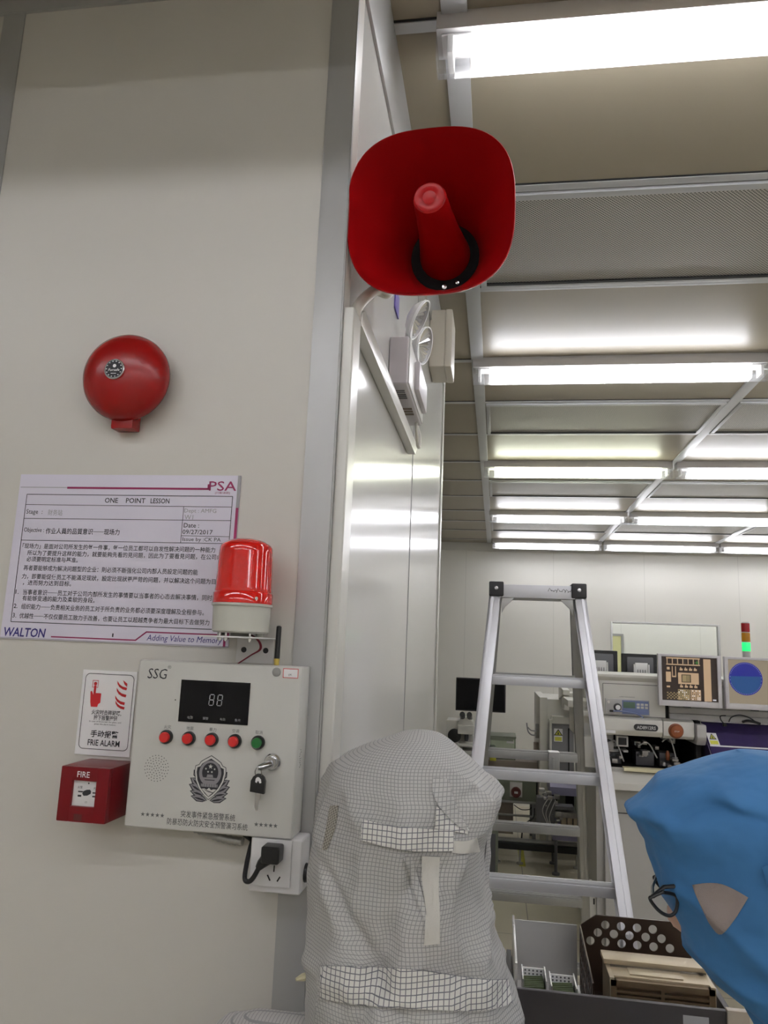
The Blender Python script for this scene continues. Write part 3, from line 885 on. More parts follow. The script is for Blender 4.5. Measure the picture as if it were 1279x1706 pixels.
b = new(); text(b, '突发事件紧急报警系统', -0.3935, -0.3215, 1.4755, 1.4837, yf); text(b, '防暴恐防火防灾安全预警演习系统', -0.4110, -0.3045, 1.4655, 1.4737, yf)
t.part('title_print', b, 'ink', smooth=False)
for x0, z0, dx in ((-0.4445, 1.4755, 0.0066), (-0.2935, 1.4740, 0.0062)):
    b = new()
    for k in range(5):
        star(b, x0 + dx * k, z0, 0.0031, yf)
    t.part('star_print', b, 'grey_ink', smooth=False)
b = new()
for ring, n in ((0.0, 1), (0.0035, 6), (0.0066, 10), (0.0097, 16), (0.0128, 20), (0.0160, 24)):
    for i in range(n):
        a = 2 * PI * i / n + ring * 60
        disc(b, -0.4315 + ring * math.cos(a), 1.5325 + ring * math.sin(a), 0.00062, yf, 8)
t.part('speaker_grille', b, 'ink', smooth=False)
# shield crest
b = new()
ex, ez = -0.3585, 1.5235
def sh(pts, s=1.0):
    return [(ex + a * s, c) for a, c in pts]
def shield(k, y, mi):
    R = [(0.0, 0.0285), (0.0090, 0.0235), (0.0135, 0.0205), (0.0160, 0.0165), (0.0205, 0.0148), (0.0212, 0.0080), (0.0190, -0.0030), (0.0135, -0.0135), (0.0060, -0.0215), (0.0, -0.0260)]
    P = R + [(-a, c) for a, c in reversed(R[1:-1])]
    poly(b, [(ex + a * k, y, ez + 0.001 + c * k) for a, c in reversed(P)], mi)
def leaf(x0, z0, x1, z1, w, y, mi):
    d = Vector((x1 - x0, z1 - z0)); n = Vector((-d.y, d.x)).normalized() * w
    P = [(x0, z0), (x0 + d.x * .25 + n.x * .8, z0 + d.y * .25 + n.y * .8), (x0 + d.x * .6 + n.x, z0 + d.y * .6 + n.y), (x1, z1), (x0 + d.x * .6 - n.x, z0 + d.y * .6 - n.y), (x0 + d.x * .25 - n.x * .8, z0 + d.y * .25 - n.y * .8)]
    cx, cz = x0 + d.x * .5, z0 + d.y * .5
    c = b.verts.new((cx, y, cz)); vv = [b.verts.new((p, y, q)) for p, q in P]
    for i in range(6):
        f = b.faces.new([c, vv[i], vv[(i + 1) % 6]]); f.material_index = mi
for s in (-1, 1):
    for (a0, c0, a1, c1, w) in ((0.014, 0.000, 0.0225, 0.0105, 0.0042), (0.012, -0.008, 0.0265, 0.0005, 0.0046), (0.010, -0.014, 0.0275, -0.0075, 0.0050), (0.006, -0.019, 0.0255, -0.0155, 0.0048), (0.0015, -0.0255, 0.0240, -0.0215, 0.0046)):
        leaf(ex + s * a0, ez + c0, ex + s * a1, ez + c1, w, yf, 0)
        leaf(ex + s * (a0 + 0.001), ez + c0, ex + s * (a1 - 0.0016), ez + c1 - 0.0003, w * 0.72, yf - 0.0001, 2)
        leaf(ex + s * (a0 + 0.002), ez + c0 - 0.0006, ex + s * (a1 - 0.004), ez + c1 - 0.001, w * 0.25, yf - 0.0002, 0)
shield(1.0, yf - 0.0003, 0); shield(0.965, yf - 0.0004, 1); shield(0.86, yf - 0.0005, 0)
disc(b, ex, ez + 0.0075, 0.0148, yf - 0.0006, 36, 2, 0.0155); disc(b, ex, ez + 0.0085, 0.0108, yf - 0.0007, 32, 0, 0.0118)
star(b, ex, ez + 0.0158, 0.0032, yf - 0.0008, 1)
for dx, dz in ((-0.006, 0.0128), (-0.0028, 0.0092), (0.0022, 0.0092), (0.0056, 0.0128)):
    star(b, ex + dx, ez + dz, 0.0016, yf - 0.0008, 1)
poly(b, [(ex - 0.0045, yf - 0.0008, ez + 0.0025), (ex + 0.0045, yf - 0.0008, ez + 0.0025), (ex + 0.0035, yf - 0.0008, ez + 0.0060), (ex - 0.0035, yf - 0.0008, ez + 0.0060)], 2)
rect(b, ex - 0.010, ex + 0.010, ez - 0.0002, ez + 0.0022, yf - 0.0008, 2)
poly(b, [(ex - 0.0095, yf - 0.0008, ez - 0.0012), (ex - 0.006, yf - 0.0008, ez - 0.0048), (ex + 0.006, yf - 0.0008, ez - 0.0048), (ex + 0.0095, yf - 0.0008, ez - 0.0012)], 2)
rect(b, ex - 0.0112, ex + 0.0112, ez - 0.0092, ez - 0.0055, yf - 0.0008, 2)
for k in range(7):
    rect(b, ex - 0.0100 + 0.0033 * k, ex - 0.0096 + 0.0033 * k, ez - 0.0092, ez - 0.0055, yf - 0.0009, 0)
poly(b, [(ex - 0.0098, yf - 0.0008, ez - 0.0118), (ex, yf - 0.0008, ez - 0.0205), (ex + 0.0098, yf - 0.0008, ez - 0.0118), (ex + 0.006, yf - 0.0008, ez - 0.0115), (ex + 0.003, yf - 0.0008, ez - 0.0128), (ex, yf - 0.0008, ez - 0.0100), (ex - 0.003, yf - 0.0008, ez - 0.0128), (ex - 0.006, yf - 0.0008, ez - 0.0112)], 1)
for k in range(4):
    line2(b, (ex - 0.007 + 0.002 * k, ez - 0.0125 - 0.001 * k), (ex + 0.002 + 0.0016 * k, ez - 0.0145 - 0.0004 * k), 0.0004, yf - 0.0009, 0)
t.part('crest', b, ['ink', 'panel_box', 'emblem_grey'], smooth=False, label='black and grey shield crest with wreath')
b = new(); lathe(b, [(0.0058, 0), (0.0058, 0.0005)], (-0.2800, ayf, 1.6608), (0, -1, 0), 28); t.part('round_seal', b, 'alu_dull', label='small round grey seal')
b = new(); rect(b, -0.2712, -0.2510, 1.6540, 1.6660, yf, 0); rect(b, -0.2704, -0.2518, 1.6548, 1.6652, yf - 0.0001, 1); text(b, 'iJK', -0.2640, -0.2590, 1.6565, 1.6595, yf - 0.0002, 2)
t.part('sticker', b, ['red_print', 'sign', 'grey_ink'], smooth=False, label='tiny red bordered sticker')
b = new()
for k in range(9):
    line2(b, (-0.2425 + 0.0008 * math.sin(k), 1.545 + 0.0026 * k), (-0.2418 + 0.0010 * math.sin(k * 2), 1.5466 + 0.0026 * k), 0.0006, yf)
t.part('scratch', b, 'grey_ink', smooth=False)
# lock with key
b = new(); lathe(b, [(0.0105, 0), (0.0105, 0.003), (0.0090, 0.005), (0.0075, 0.005), (0.0070, 0.012), (0.0, 0.012)], (-0.2775, ayf, 1.5500), (0, -1, 0), 32); lk = t.part('lock', b, 'chrome', label='chrome key lock')
b = new(); tube(b, [(-0.2775, ayf - 0.012, 1.5485), (-0.2830, ayf - 0.020, 1.5465), (-0.2885, ayf - 0.024, 1.5455)], [0.0050, 0.0046, 0.0030], 14); t.part('lock_key', b, 'chrome', lk)
k_ = Thing('cabinet_key', 'black headed key hanging from the lock of the control panel', 'key', (-0.290, ayf - 0.015, 1.535))
b = new(); tube(b, [(-0.2930, ayf - 0.016, 1.533), (-0.2935, ayf - 0.020, 1.541), (-0.2890, ayf - 0.024, 1.5455), (-0.2855, ayf - 0.020, 1.541), (-0.2860, ayf - 0.016, 1.533)], 0.0006, 8, smooth=6); k_.part('ring', b, 'chrome')
b = new()
kp = [(-0.2995, 1.5155), (-0.2810, 1.5135), (-0.2805, 1.5285), (-0.2825, 1.5335), (-0.2870, 1.5370), (-0.2920, 1.5370), (-0.2965, 1.5335), (-0.2990, 1.5285)]
prism(b, kp, ayf - 0.018, ayf - 0.012, 0, 0.0012); k_.part('head', b, 'black')
b = new(); yk = ayf - 0.0183
poly(b, [(-0.2930, yk, 1.5275), (-0.2910, yk, 1.5265), (-0.2893, yk, 1.5295), (-0.2872, yk, 1.5262), (-0.2850, yk, 1.5270), (-0.2858, yk, 1.5310), (-0.2885, yk, 1.5335), (-0.2908, yk, 1.5335), (-0.2925, yk, 1.5315)]); k_.part('head_mark', b, 'sign', smooth=False)
b = new(); prism(b, [(-0.2925, 1.5150), (-0.2925, 1.4980), (-0.2905, 1.4935), (-0.2885, 1.4935), (-0.2880, 1.5050), (-0.2860, 1.5080), (-0.2862, 1.5145)], ayf - 0.016, ayf - 0.0142); k_.part('blade', b, 'chrome')

# antenna standing on the panel
t = Thing('antenna', 'short black stub antenna standing on top of the control panel', 'antenna', (-0.2855, 0.968, 1.6690))
b = new(); lathe(b, [(0.0034, 0), (0.0034, 0.005), (0.0038, 0.005), (0.0038, 0.0085), (0.0030, 0.0085)], (-0.2855, 0.968, 1.6690), (0, 0, 1), 12); t.part('connector', b, 'brass')
b = new(); tube(b, [(-0.2855, 0.968, 1.6770), (-0.2852, 0.968, 1.7190), (-0.2852, 0.968, 1.7202)], [0.0037, 0.0034, 0.0020], 16); t.part('whip', b, 'black')

# socket box
qx0, qx1, qz0, qz1, qyf = -0.3000, -0.2338, 1.3945, 1.4585, 0.952
t = Thing('socket_box', 'white surface mounted socket box below the corner of the control panel', 'power socket', ((qx0 + qx1) / 2, YW, qz0))
b = new(); box(b, (qx0, qx1), (qyf + 0.004, YW - 0.0031), (qz0, qz1), 0.004, seg=3); t.part('back_box', b, 'socket')
b = new(); box(b, (qx0 + 0.0025, -0.2465), (qyf + 0.0006, qyf + 0.008), (1.4030, 1.4580), 0.0015); t.part('face_plate', b, 'socket')
b = new(); ysk = qyf + 0.0002
line2(b, (-0.2673, 1.4205), (-0.2671, 1.4280), 0.0017, ysk); line2(b, (-0.2752, 1.4165), (-0.2715, 1.4100), 0.0018, ysk); line2(b, (-0.2625, 1.4097), (-0.2590, 1.4155), 0.0018, ysk)
t.part('socket_slots', b, 'black', smooth=False)
t = Thing('power_plug', 'black plug with looped lead in the front of the socket box', 'plug', (-0.267, qyf, 1.443))
b = new(); box(b, (-0.2790, -0.2560), (qyf - 0.022, qyf + 0.0004), (1.4345, 1.4545), 0.004, seg=3); tube(b, [(-0.272, qyf - 0.012, 1.440), (-0.280, qyf - 0.013, 1.432), (-0.2835, qyf - 0.013, 1.427)], [0.0085, 0.0060, 0.0040], 14); t.part('plug_body', b, 'black')
b = new(); tube(b, [(-0.2825, qyf - 0.013, 1.428), (-0.2890, qyf - 0.013, 1.4155), (-0.2950, qyf - 0.012, 1.4105), (-0.3005, qyf - 0.010, 1.4135), (-0.3035, qyf + 0.004, 1.428), (-0.3045, qyf + 0.016, 1.441), (-0.3065, qyf + 0.026, 1.448), (-0.318, qyf + 0.030, 1.4535)], 0.0030, 12, smooth=8); t.part('lead', b, 'black')
t = Thing('black_connector', 'black connector at the right side of the socket box', 'plug', (-0.2300, 0.978, 1.4155))
b = new(); tube(b, [(-0.2337, 0.978, 1.4155), (-0.2290, 0.977, 1.4160), (-0.2240, 0.976, 1.4165), (-0.2215, 0.976, 1.4160)], [0.0115, 0.0105, 0.0070, 0.0040], 14); t.part('connector_body', b, 'black')
b = new(); tube(b, [(-0.2230, 0.976, 1.4130), (-0.2270, 0.977, 1.402), (-0.2280, 0.980, 1.380), (-0.2285, 0.985, 1.30)], 0.0016, 8, smooth=6); t.part('lead', b, 'mid_grey')
t = Thing('cable_sleeve', 'grey braided cable sleeve emerging under the control panel', 'cable sleeve', (-0.35, 0.98, 1.45))
b = new(); P = smooth_path([(-0.395, 0.985, 1.4585), (-0.372, 0.982, 1.4525), (-0.345, 0.980, 1.4470), (-0.318, 0.980, 1.4450)], 12); tube(b, P, [0.0052 + 0.0005 * math.sin(i * 2.1) for i in range(len(P))], 12); t.part('sleeve', b, 'alu_dull')

# ------------------------------------------------------------------ the horn
ha, hp = math.radians(7.816), math.radians(3.252)
HAX = Vector((math.sin(hp) * math.cos(ha), math.cos(hp) * math.cos(ha), math.sin(ha)))
HR = Vector((math.cos(hp), -math.sin(hp), 0))
HU = HR.cross(HAX)
HC = Vector((-0.1065, 1.0, 2.3342))
def hring(b, half, n, t_, seg=72):
    R = []
    for k in range(seg):
        a = 2 * PI * k / seg
        c, s = math.cos(a), math.sin(a)
        u = half * math.copysign(abs(c) ** (2 / n), c); v = half * math.copysign(abs(s) ** (2 / n), s)
        R.append(b.verts.new(HC + HR * u + HU * v + HAX * t_))
    return R
t = Thing('horn_loudspeaker', 'large red square mouthed alarm horn beside the wall corner', 'horn speaker', HC + HAX * 0.15)
inner = [(0.1235, 2.8, 0.000), (0.1205, 2.8, 0.008), (0.1140, 2.75, 0.028), (0.1040, 2.65, 0.055), (0.0920, 2.5, 0.085), (0.0800, 2.35, 0.115), (0.0690, 2.2, 0.145), (0.0610, 2.05, 0.170), (0.0580, 2.0, 0.186)]
outer = [(0.0600, 2.0, 0.190), (0.0640, 2.05, 0.171), (0.0720, 2.2, 0.146), (0.0830, 2.35, 0.116), (0.0950, 2.5, 0.086), (0.1070, 2.65, 0.056), (0.1170, 2.75, 0.029), (0.1230, 2.8, 0.009), (0.1252, 2.8, 0.003), (0.1256, 2.8, -0.001), (0.1245, 2.8, -0.002)]
b = new()
rings = [hring(b, *q) for q in outer + inner]
skin_rings(b, rings, 0, False)
t.part('flare', b, 'red_horn', ang=1.0, normals=True)
b = new(); lathe(b, [(0.0590, 0), (0.0590, 0.006), (0.030, 0.006)], HC + HAX * 0.182, HAX, 40); t.part('throat_ring', b, 'cavity')
b = new()
tip = HC + HU * 0.0205 - HAX * 0.002
bas = HC + HU * 0.004 + HAX * 0.186
dr = (bas - tip)
prof = [(0.0, 0.001), (0.010, 0.0), (0.012, 0.0012), (0.020, 0.0018), (0.0222, 0.0012), (0.0244, 0.0030), (0.0252, 0.006), (0.0275, 0.05), (0.0330, 0.11), (0.0395, 0.16), (0.0440, dr.length)]
lathe(b, prof, tip, dr, 40); t.part('inner_cone', b, 'red_horn')
b = new(); lathe(b, [(0.004, 0), (0.004, 0.002), (0.0, 0.0025)], HC + HU * (-0.052) + HAX * 0.180, -HAX, 12); lathe(b, [(0.003, 0), (0.003, 0.002), (0.0, 0.0025)], HC + HU * (-0.046) + HR * 0.022 + HAX * 0.180, -HAX, 12); t.part('rivet', b, 'chrome')
b = new(); lathe(b, [(0.045, 0.196), (0.046, 0.20), (0.046, 0.25), (0.040, 0.27), (0.0, 0.272)], HC + HU * 0.01, HAX, 36); t.part('driver', b, 'red_horn')
b = new()
box(b, (XS + 0.0005, -0.105), (1.235, 1.265), (2.400, 2.406), 0.001); box(b, (XS + 0.0005, XS + 0.005), (1.21, 1.29), (2.36, 2.45), 0.001); box(b, (-0.125, -0.085), (1.235, 1.265), (2.380, 2.405), 0.001)
t.part('bracket', b, 'white_metal')
b = new(); tube(b, [(-0.2205, 1.045, 2.186), (-0.2195, 1.05, 2.205), (-0.2120, 1.07, 2.233), (-0.197, 1.09, 2.257), (-0.184, 1.12, 2.266), (-0.185, 1.16, 2.300), (-0.195, 1.20, 2.350)], 0.0088, 14, smooth=8)
solo('flexible_conduit', b, 'conduit', 'cream flexible conduit curving from the trunking to the underside of the red horn', 'cable conduit', base=(-0.22, 1.05, 2.19))

# ------------------------------------------------------------------ things on the side wall
t = Thing('upright_trunking', 'upright cream cable trunking along the corner edge of the side wall', 'cable trunking', (XS, 1.03, 0))
b = new(); box(b, (XS, XS + 0.018), (1.006, 1.058), (0, 2.190), 0.005, seg=3); t.part('cover', b, 'trim_light')
t = Thing('level_trunking', 'level cream cable trunking running back along the side wall', 'cable trunking', (XS, 1.42, 2.18))
b = new(); prism_x(b, [(1.0585, 2.182), (1.0585, 2.2050), (1.075, 2.2150), (1.88, 2.2150), (1.83, 2.182)], XS + 0.0005, XS + 0.020, 0, 0.002); t.part('cover', b, 'trim_light')

t = Thing('emergency_light', 'white twin spot emergency light box on the side wall below the horn', 'emergency light', (XS, 1.60, 2.235))
b = new(); box(b, (XS + 0.0005, -0.190), (1.458, 1.760), (2.236, 2.340), 0.005, seg=3); t.part('housing', b, 'lamp_box')
b = new(); box(b, (-0.191, -0.187), (1.465, 1.755), (2.240, 2.336), 0.0015); t.part('front_plate', b, 'white_metal')
b = new(); box(b, (-0.1875, -0.1755), (1.56, 1.735), (2.258, 2.325), 0.005); t.part('raised_panel', b, 'lamp_box')
b = new()
for k in range(5):
    box(b, (XS + 0.010, XS + 0.030), (1.50 + 0.012 * k, 1.507 + 0.012 * k), (2.2353, 2.2362))
t.part('rating_label', b, 'grey_ink', smooth=False)
b = new()
for k in range(3):
    box(b, (XS + 0.010, XS + 0.032), (1.62 + 0.02 * k, 1.632 + 0.02 * k), (2.2353, 2.2362))
t.part('terminal_label', b, 'gold_dark', smooth=False)
for (yy, zz, aim, xx) in ((1.55, 2.417, Vector((0.90, 0.02, -0.44)), -0.178), (1.72, 2.428, Vector((0.945, -0.195, -0.265)), -0.183)):
    aim.normalize()
    c = Vector((xx, yy, zz))
    b = new(); lathe(b, [(0.043, 0.0), (0.044, -0.004), (0.040, -0.012), (0.028, -0.022), (0.014, -0.027), (0.0002, -0.027)], c, aim, 40, 0, False); sp = t.part('spot_shell', b, 'white_metal')
    b = new(); lathe(b, [(0.0435, 0.0005), (0.0465, 0.001), (0.0455, -0.005), (0.0425, -0.004)], c, aim, 40, 0, False); t.part('spot_rim', b, 'sign', sp)
    b = new()
    u, v, d = frame_of(aim)
    n = 44
    cen = b.verts.new(c - d * 0.022)
    ring = [b.verts.new(c + (u * math.cos(2 * PI * k / n) + v * math.sin(2 * PI * k / n)) * 0.042 + d * (-0.004 if k % 2 else -0.0075)) for k in range(n)]
    for k in range(n):
        b.faces.new([cen, ring[k], ring[(k + 1) % n]])
    t.part('spot_reflector', b, 'reflector', sp, smooth=False)
    b = new(); tube(b, [c - d * 0.024, Vector((-0.205, yy + 0.012, 2.362)), Vector((-0.208, yy + 0.012, 2.338))], 0.008, 12); t.part('neck', b, 'white_metal', sp)
b = new(); tube(b, [(-0.200, 1.735, 2.238), (-0.199, 1.740, 2.212), (-0.199, 1.775, 2.190), (-0.199, 1.815, 2.200), (-0.203, 1.845, 2.240), (-0.222, 1.86, 2.29)], 0.004, 10, smooth=8); t.part('supply_cord', b, 'conduit')

t = Thing('junction_box', 'beige rectangular box high on the far end of the side wall', 'wall box', (XS, 2.36, 2.6))
b = new(); box(b, (XS + 0.0005, -0.178), (2.285, 2.440), (2.596, 2.792), 0.006, seg=3); t.part('back_shell', b, 'beige_box')
b = new(); box(b, (-0.1795, -0.156), (2.283, 2.442), (2.594, 2.794), 0.010, seg=4); t.part('front_cover', b, 'beige_box')
b = new(); box(b, (XS + 0.0005, XS + 0.003), (1.50, 1.56), (2.425, 2.475)); solo('purple_sticker', b, 'purple_tag', 'small purple sticker on the side wall just under the horn', 'sticker', base=(XS, 1.53, 2.43), smooth=False)
b = new(); tube(b, [(XS + 0.002, 1.60, 2.59), (XS + 0.040, 1.60, 2.585), (XS + 0.060, 1.60, 2.575)], [0.012, 0.012, 0.010], 14)
solo('cable_gland', b, 'chrome', 'small metal pipe stub on the side wall under the horn', 'cable gland', base=(XS, 1.60, 2.58))

# ------------------------------------------------------------------ step ladder
Yt, ztop, st = 2.575, 1.925, 0.268
def rail_off(z):
    return max(0.020, (1.874 - z) * 0.418)
t = Thing('step_ladder', 'tall aluminium step ladder standing open behind the person in white', 'step ladder', (0.14, Yt, 0))
def rail_x(side, z, fb=-1):
    d = ztop - z
    if fb > 0:
        return (0.004 - 0.070 * d) if side < 0 else (0.256 + 0.070 * d)
    return (-0.003 - 0.088 * d) if side < 0 else (0.264 + 0.088 * d)
for fb in (-1, 1):
    for sd in (-1, 1):
        b = new()
        p = (rail_x(sd, ztop - 0.01, fb), Yt + fb * 0.020, ztop - 0.01)
        q = (rail_x(sd, 0.012, fb), Yt + fb * rail_off(0.012), 0.012)
        off = 0.0
        # channel section: web and two flanges, open side inwards
        wdt, dep = (0.036, 0.058) if fb < 0 else (0.030, 0.046)
        ax = (Vector(q) - Vector(p)).normalized()
        side = Vector((1, 0, 0)); side = (side - ax * side.dot(ax)).normalized()
        nn = ax.cross(side)
        P, Q = Vector(p), Vector(q)
        bar(b, P + side * sd * (wdt / 2 - 0.003), Q + side * sd * (wdt / 2 - 0.003), dep, 0.006, nn, bev=0.0015)
        for e in (-1, 1):
            bar(b, P + nn * e * (dep / 2 - 0.003), Q + nn * e * (dep / 2 - 0.003), wdt, 0.006, side, bev=0.0015)
            bar(b, P + nn * e * (dep / 2 + 0.0012) + side * sd * 0.006, Q + nn * e * (dep / 2 + 0.0012) + side * sd * 0.006, 0.008, 0.0025, side)
        t.part('rail', b, 'alu' if fb < 0 else 'alu_dull')
        b = new(); box(b, (q[0] - 0.026, q[0] + 0.026), (q[1] - 0.036, q[1] + 0.036), (0, 0.045), 0.005); t.part('foot', b, 'black')
    for n in range(1, 7):
        z = 1.874 - n * st
        y = Yt + fb * rail_off(z)
        b = new()
        x0, x1 = rail_x(-1, z, fb) + 0.013, rail_x(1, z, fb) - 0.013
        h = 0.026
        prism_x(b, [(y - 0.022, z - h / 2), (y + 0.022, z - h / 2 + 0.004), (y + 0.022, z + h / 2 + 0.004), (y - 0.022, z + h / 2)], x0, x1, 0, 0.002)
        for k in range(4):
            yy = y - 0.018 + 0.009 * k
            box(b, (x0, x1), (yy, yy + 0.003), (z + h / 2 + 0.0005, z + h / 2 + 0.0055))
        t.part('rung', b, 'alu' if fb < 0 else 'alu_dull')
        if fb < 0:
            for sd in (-1, 1):
                b = new(); lathe(b, [(0.007, 0), (0.007, 0.002), (0.004, 0.004), (0, 0.0042)], (rail_x(sd, z), y - 0.0335, z), (0, -1, 0), 14); t.part('rivet', b, 'alu_dull')
b = new(); box(b, (0.0, 0.262), (Yt - 0.066, Yt + 0.066), (ztop - 0.052, ztop - 0.008), 0.004); t.part('top_cap', b, 'alu')
for sd in (-1, 1):
    b = new(); x = rail_x(sd, ztop); box(b, (x - 0.024, x + 0.024), (Yt - 0.075, Yt + 0.075), (ztop - 0.048, ztop), 0.006, seg=3)
    cb = t.part('corner_bracket', b, 'black', label='black plastic corner cap')
    b = new(); lathe(b, [(0.006, 0), (0.006, 0.002), (0, 0.003)], (x, Yt - 0.075, ztop - 0.022), (0, -1, 0), 14); t.part('bracket_bolt', b, 'chrome', cb)
    b = new(); s = -sd; prism(b, [(x + s * 0.018, ztop - 0.050), (x + s * 0.060, ztop - 0.050), (x + s * 0.055, ztop - 0.058), (x + s * 0.030, ztop - 0.082), (x + s * 0.018, ztop - 0.105)], Yt - 0.058, Yt - 0.050, 0, 0.001); t.part('gusset', b, 'alu_dull')
zl = 1.874 - 2 * st; yl_ = Yt + rail_off(zl)
b = new(); box(b, (0.185, 0.222), (yl_ - 0.034, yl_ + 0.02), (zl - 0.050, zl + 0.020), 0.003); box(b, (0.196, 0.204), (yl_ - 0.040, yl_ - 0.034), (zl - 0.060, zl + 0.004), 0.001); t.part('latch', b, 'alu_dull')
b = new()
for k in range(9):
    tube(b, [(0.165 + 0.009 * k, Yt - 0.0668, ztop - 0.028 + 0.004 * math.sin(k * 1.7)), (0.170 + 0.009 * k, Yt - 0.0668, ztop - 0.022 + 0.005 * math.cos(k * 2.3)), (0.176 + 0.009 * k, Yt - 0.0668, ztop - 0.027)], 0.0009, 5)
t.part('pen_marks', b, 'ink')

# ------------------------------------------------------------------ wire bonding machine on the right
YM = 4.45
t = Thing('bonding_machine', 'large white bonding machine with dark open work area and nameplate on the right', 'machine', (1.05, 4.9, 0))
# lower cabinet
b = new()
box(b, (0.60, 1.98), (YM + 0.02, 5.35), (0.10, 1.00), 0.012)
box(b, (0.560, 0.600), (YM + 0.06, 5.30), (0.16, 1.02), 0.006)
t.part('lower_cabinet', b, 'machine_low')
b = new()
for z in (0.845,):
    box(b, (0.604, 1.976), (YM + 0.0185, YM + 0.021), (z, z + 0.005))
box(b, (1.29, 1.294), (YM + 0.0185, YM + 0.021), (0.12, 0.845))
t.part('cabinet_seam', b, 'black_gap', smooth=False)
b = new(); box(b, (0.52, 0.60), (YM + 0.10, YM + 0.30), (0.0, 0.42), 0.006); box(b, (0.545, 0.553), (YM + 0.098, YM + 0.101), (0.345, 0.375), mi=1); t.part('cable_cover', b, ['machine', 'black'])
# slanted desk in front of the opening
b = new(); prism_x(b, [(YM + 0.03, 1.088), (YM - 0.03, 1.070), (YM - 0.09, 1.020), (YM - 0.09, 0.985), (YM + 0.03, 0.975)], 0.60, 1.98, 0, 0.006); t.part('front_ledge', b, 'machine')
# open work area
b = new()
box(b, (0.60, 1.09), (YM + 0.42, YM + 0.44), (1.06, 1.30)); box(b, (0.585, 0.60), (YM + 0.01, YM + 0.44), (1.06, 1.30)); box(b, (1.09, 1.115), (YM + 0.01, YM + 0.44), (1.06, 1.36)); box(b, (0.60, 1.09), (YM + 0.02, YM + 0.44), (1.05, 1.085))
t.part('work_area', b, 'cavity', smooth=False)
rng = random.Random(11)
for (x0, x1, z0, z1, nm) in ((0.625, 0.72, 1.09, 1.20, 12), (0.80, 0.90, 1.12, 1.20, 8), (0.93, 1.01, 1.09, 1.23, 12)):
    b = new()
    for i in range(nm):
        x = rng.uniform(x0, x1); z = rng.uniform(z0, z1); w = rng.uniform(0.010, 0.035); h = rng.uniform(0.008, 0.030)
        yy = YM + rng.uniform(0.08, 0.22)
        box(b, (x, x + w), (yy, yy + 0.10), (z, z + h), 0.002, mi=rng.choice((0, 0, 1)))
    box(b, (x0, x1), (YM + 0.18, YM + 0.30), (1.085, (z0 + z1) / 2), 0.004, mi=2)
    tube(b, [(x0, YM + 0.1, z1), ((x0 + x1) / 2, YM + 0.08, z1 + 0.02), (x1, YM + 0.1, z0 + 0.02)], 0.004, 8, 1, smooth=6)
    t.part('mechanism', b, ['mech', 'machine_grey', 'dark_grey'])
b = new(); box(b, (0.675, 0.74), (YM + 0.06, YM + 0.10), (1.195, 1.252), 0.003); box(b, (0.685, 0.73), (YM + 0.058, YM + 0.061), (1.204, 1.243), mi=1); t.part('small_monitor', b, ['machine_grey', 'black'])
b = new(); box(b, (0.605, 0.665), (YM + 0.10, YM + 0.14), (1.17, 1.258), 0.003); tube(b, [(0.632, YM + 0.098, 1.21), (0.632, YM + 0.09, 1.225), (0.648, YM + 0.09, 1.22)], 0.004, 8, 1); t.part('gauge_block', b, ['machine_grey', 'black'])
b = new(); lathe(b, [(0.010, 0), (0.012, 0.03), (0.006, 0.05), (0, 0.05)], (0.962, YM + 0.12, 1.13), (0, 0, 1), 14); t.part('amber_knob', b, 'orange')
# bar with nameplate
b = new(); prism_x(b, [(YM - 0.015, 1.352), (YM + 0.02, 1.362), (YM + 0.30, 1.362), (YM + 0.30, 1.262), (YM + 0.01, 1.262), (YM - 0.015, 1.290)], 0.588, 0.912, 0, 0.006); t.part('front_bar', b, 'machine')
b = new(); prism_x(b, [(YM - 0.015, 1.352), (YM + 0.02, 1.362), (YM + 0.30, 1.362), (YM + 0.30, 1.258), (YM + 0.01, 1.258), (YM - 0.015, 1.275)], 0.915, 1.078, 0, 0.006); t.part('switch_housing', b, 'machine')
b = new(); prism_x(b, [(YM - 0.05, 1.345), (YM + 0.30, 1.352), (YM + 0.30, 1.235), (YM - 0.02, 1.235), (YM - 0.05, 1.275)], 1.082, 1.133, 0, 0.010); t.part('end_block', b, 'machine_grey')
b = new(); prism(b, [(0.774 + 0.0 + 0.016 * math.sin(PI * q / 10) * -1, 1.312 + 0.017 * math.cos(PI * q / 10)) for q in range(11)] + [(0.870 + 0.016 * math.sin(PI * q / 10), 1.312 - 0.017 * math.cos(PI * q / 10)) for q in range(11)], YM - 0.021, YM - 0.014); npz = t.part('nameplate', b, 'black_matte', label='dark rounded nameplate')
b = new(); text(b, 'AD8912RS', 0.772, 0.874, 1.302, 1.321, YM - 0.0214, 0, 0.03); t.part('nameplate_print', b, 'machine_grey', npz, smooth=False)
b = new(); lathe(b, [(0.040, 0), (0.040, 0.006), (0.033, 0.008), (0.034, 0.022), (0.030, 0.026), (0, 0.027)], (0.980, YM - 0.0145, 1.303), (0, -1, 0), 32); es = t.part('stop_button', b, 'orange', label='round orange stop button')
b = new(); text(b, 'STOP', 0.967, 0.993, 1.299, 1.306, YM - 0.0422); t.part('stop_print', b, 'sign', es, smooth=False)
b = new(); box(b, (0.60, 0.66), (YM - 0.019, YM - 0.0145), (1.272, 1.288), 0.002); t.part('paper_tag', b, 'sign')
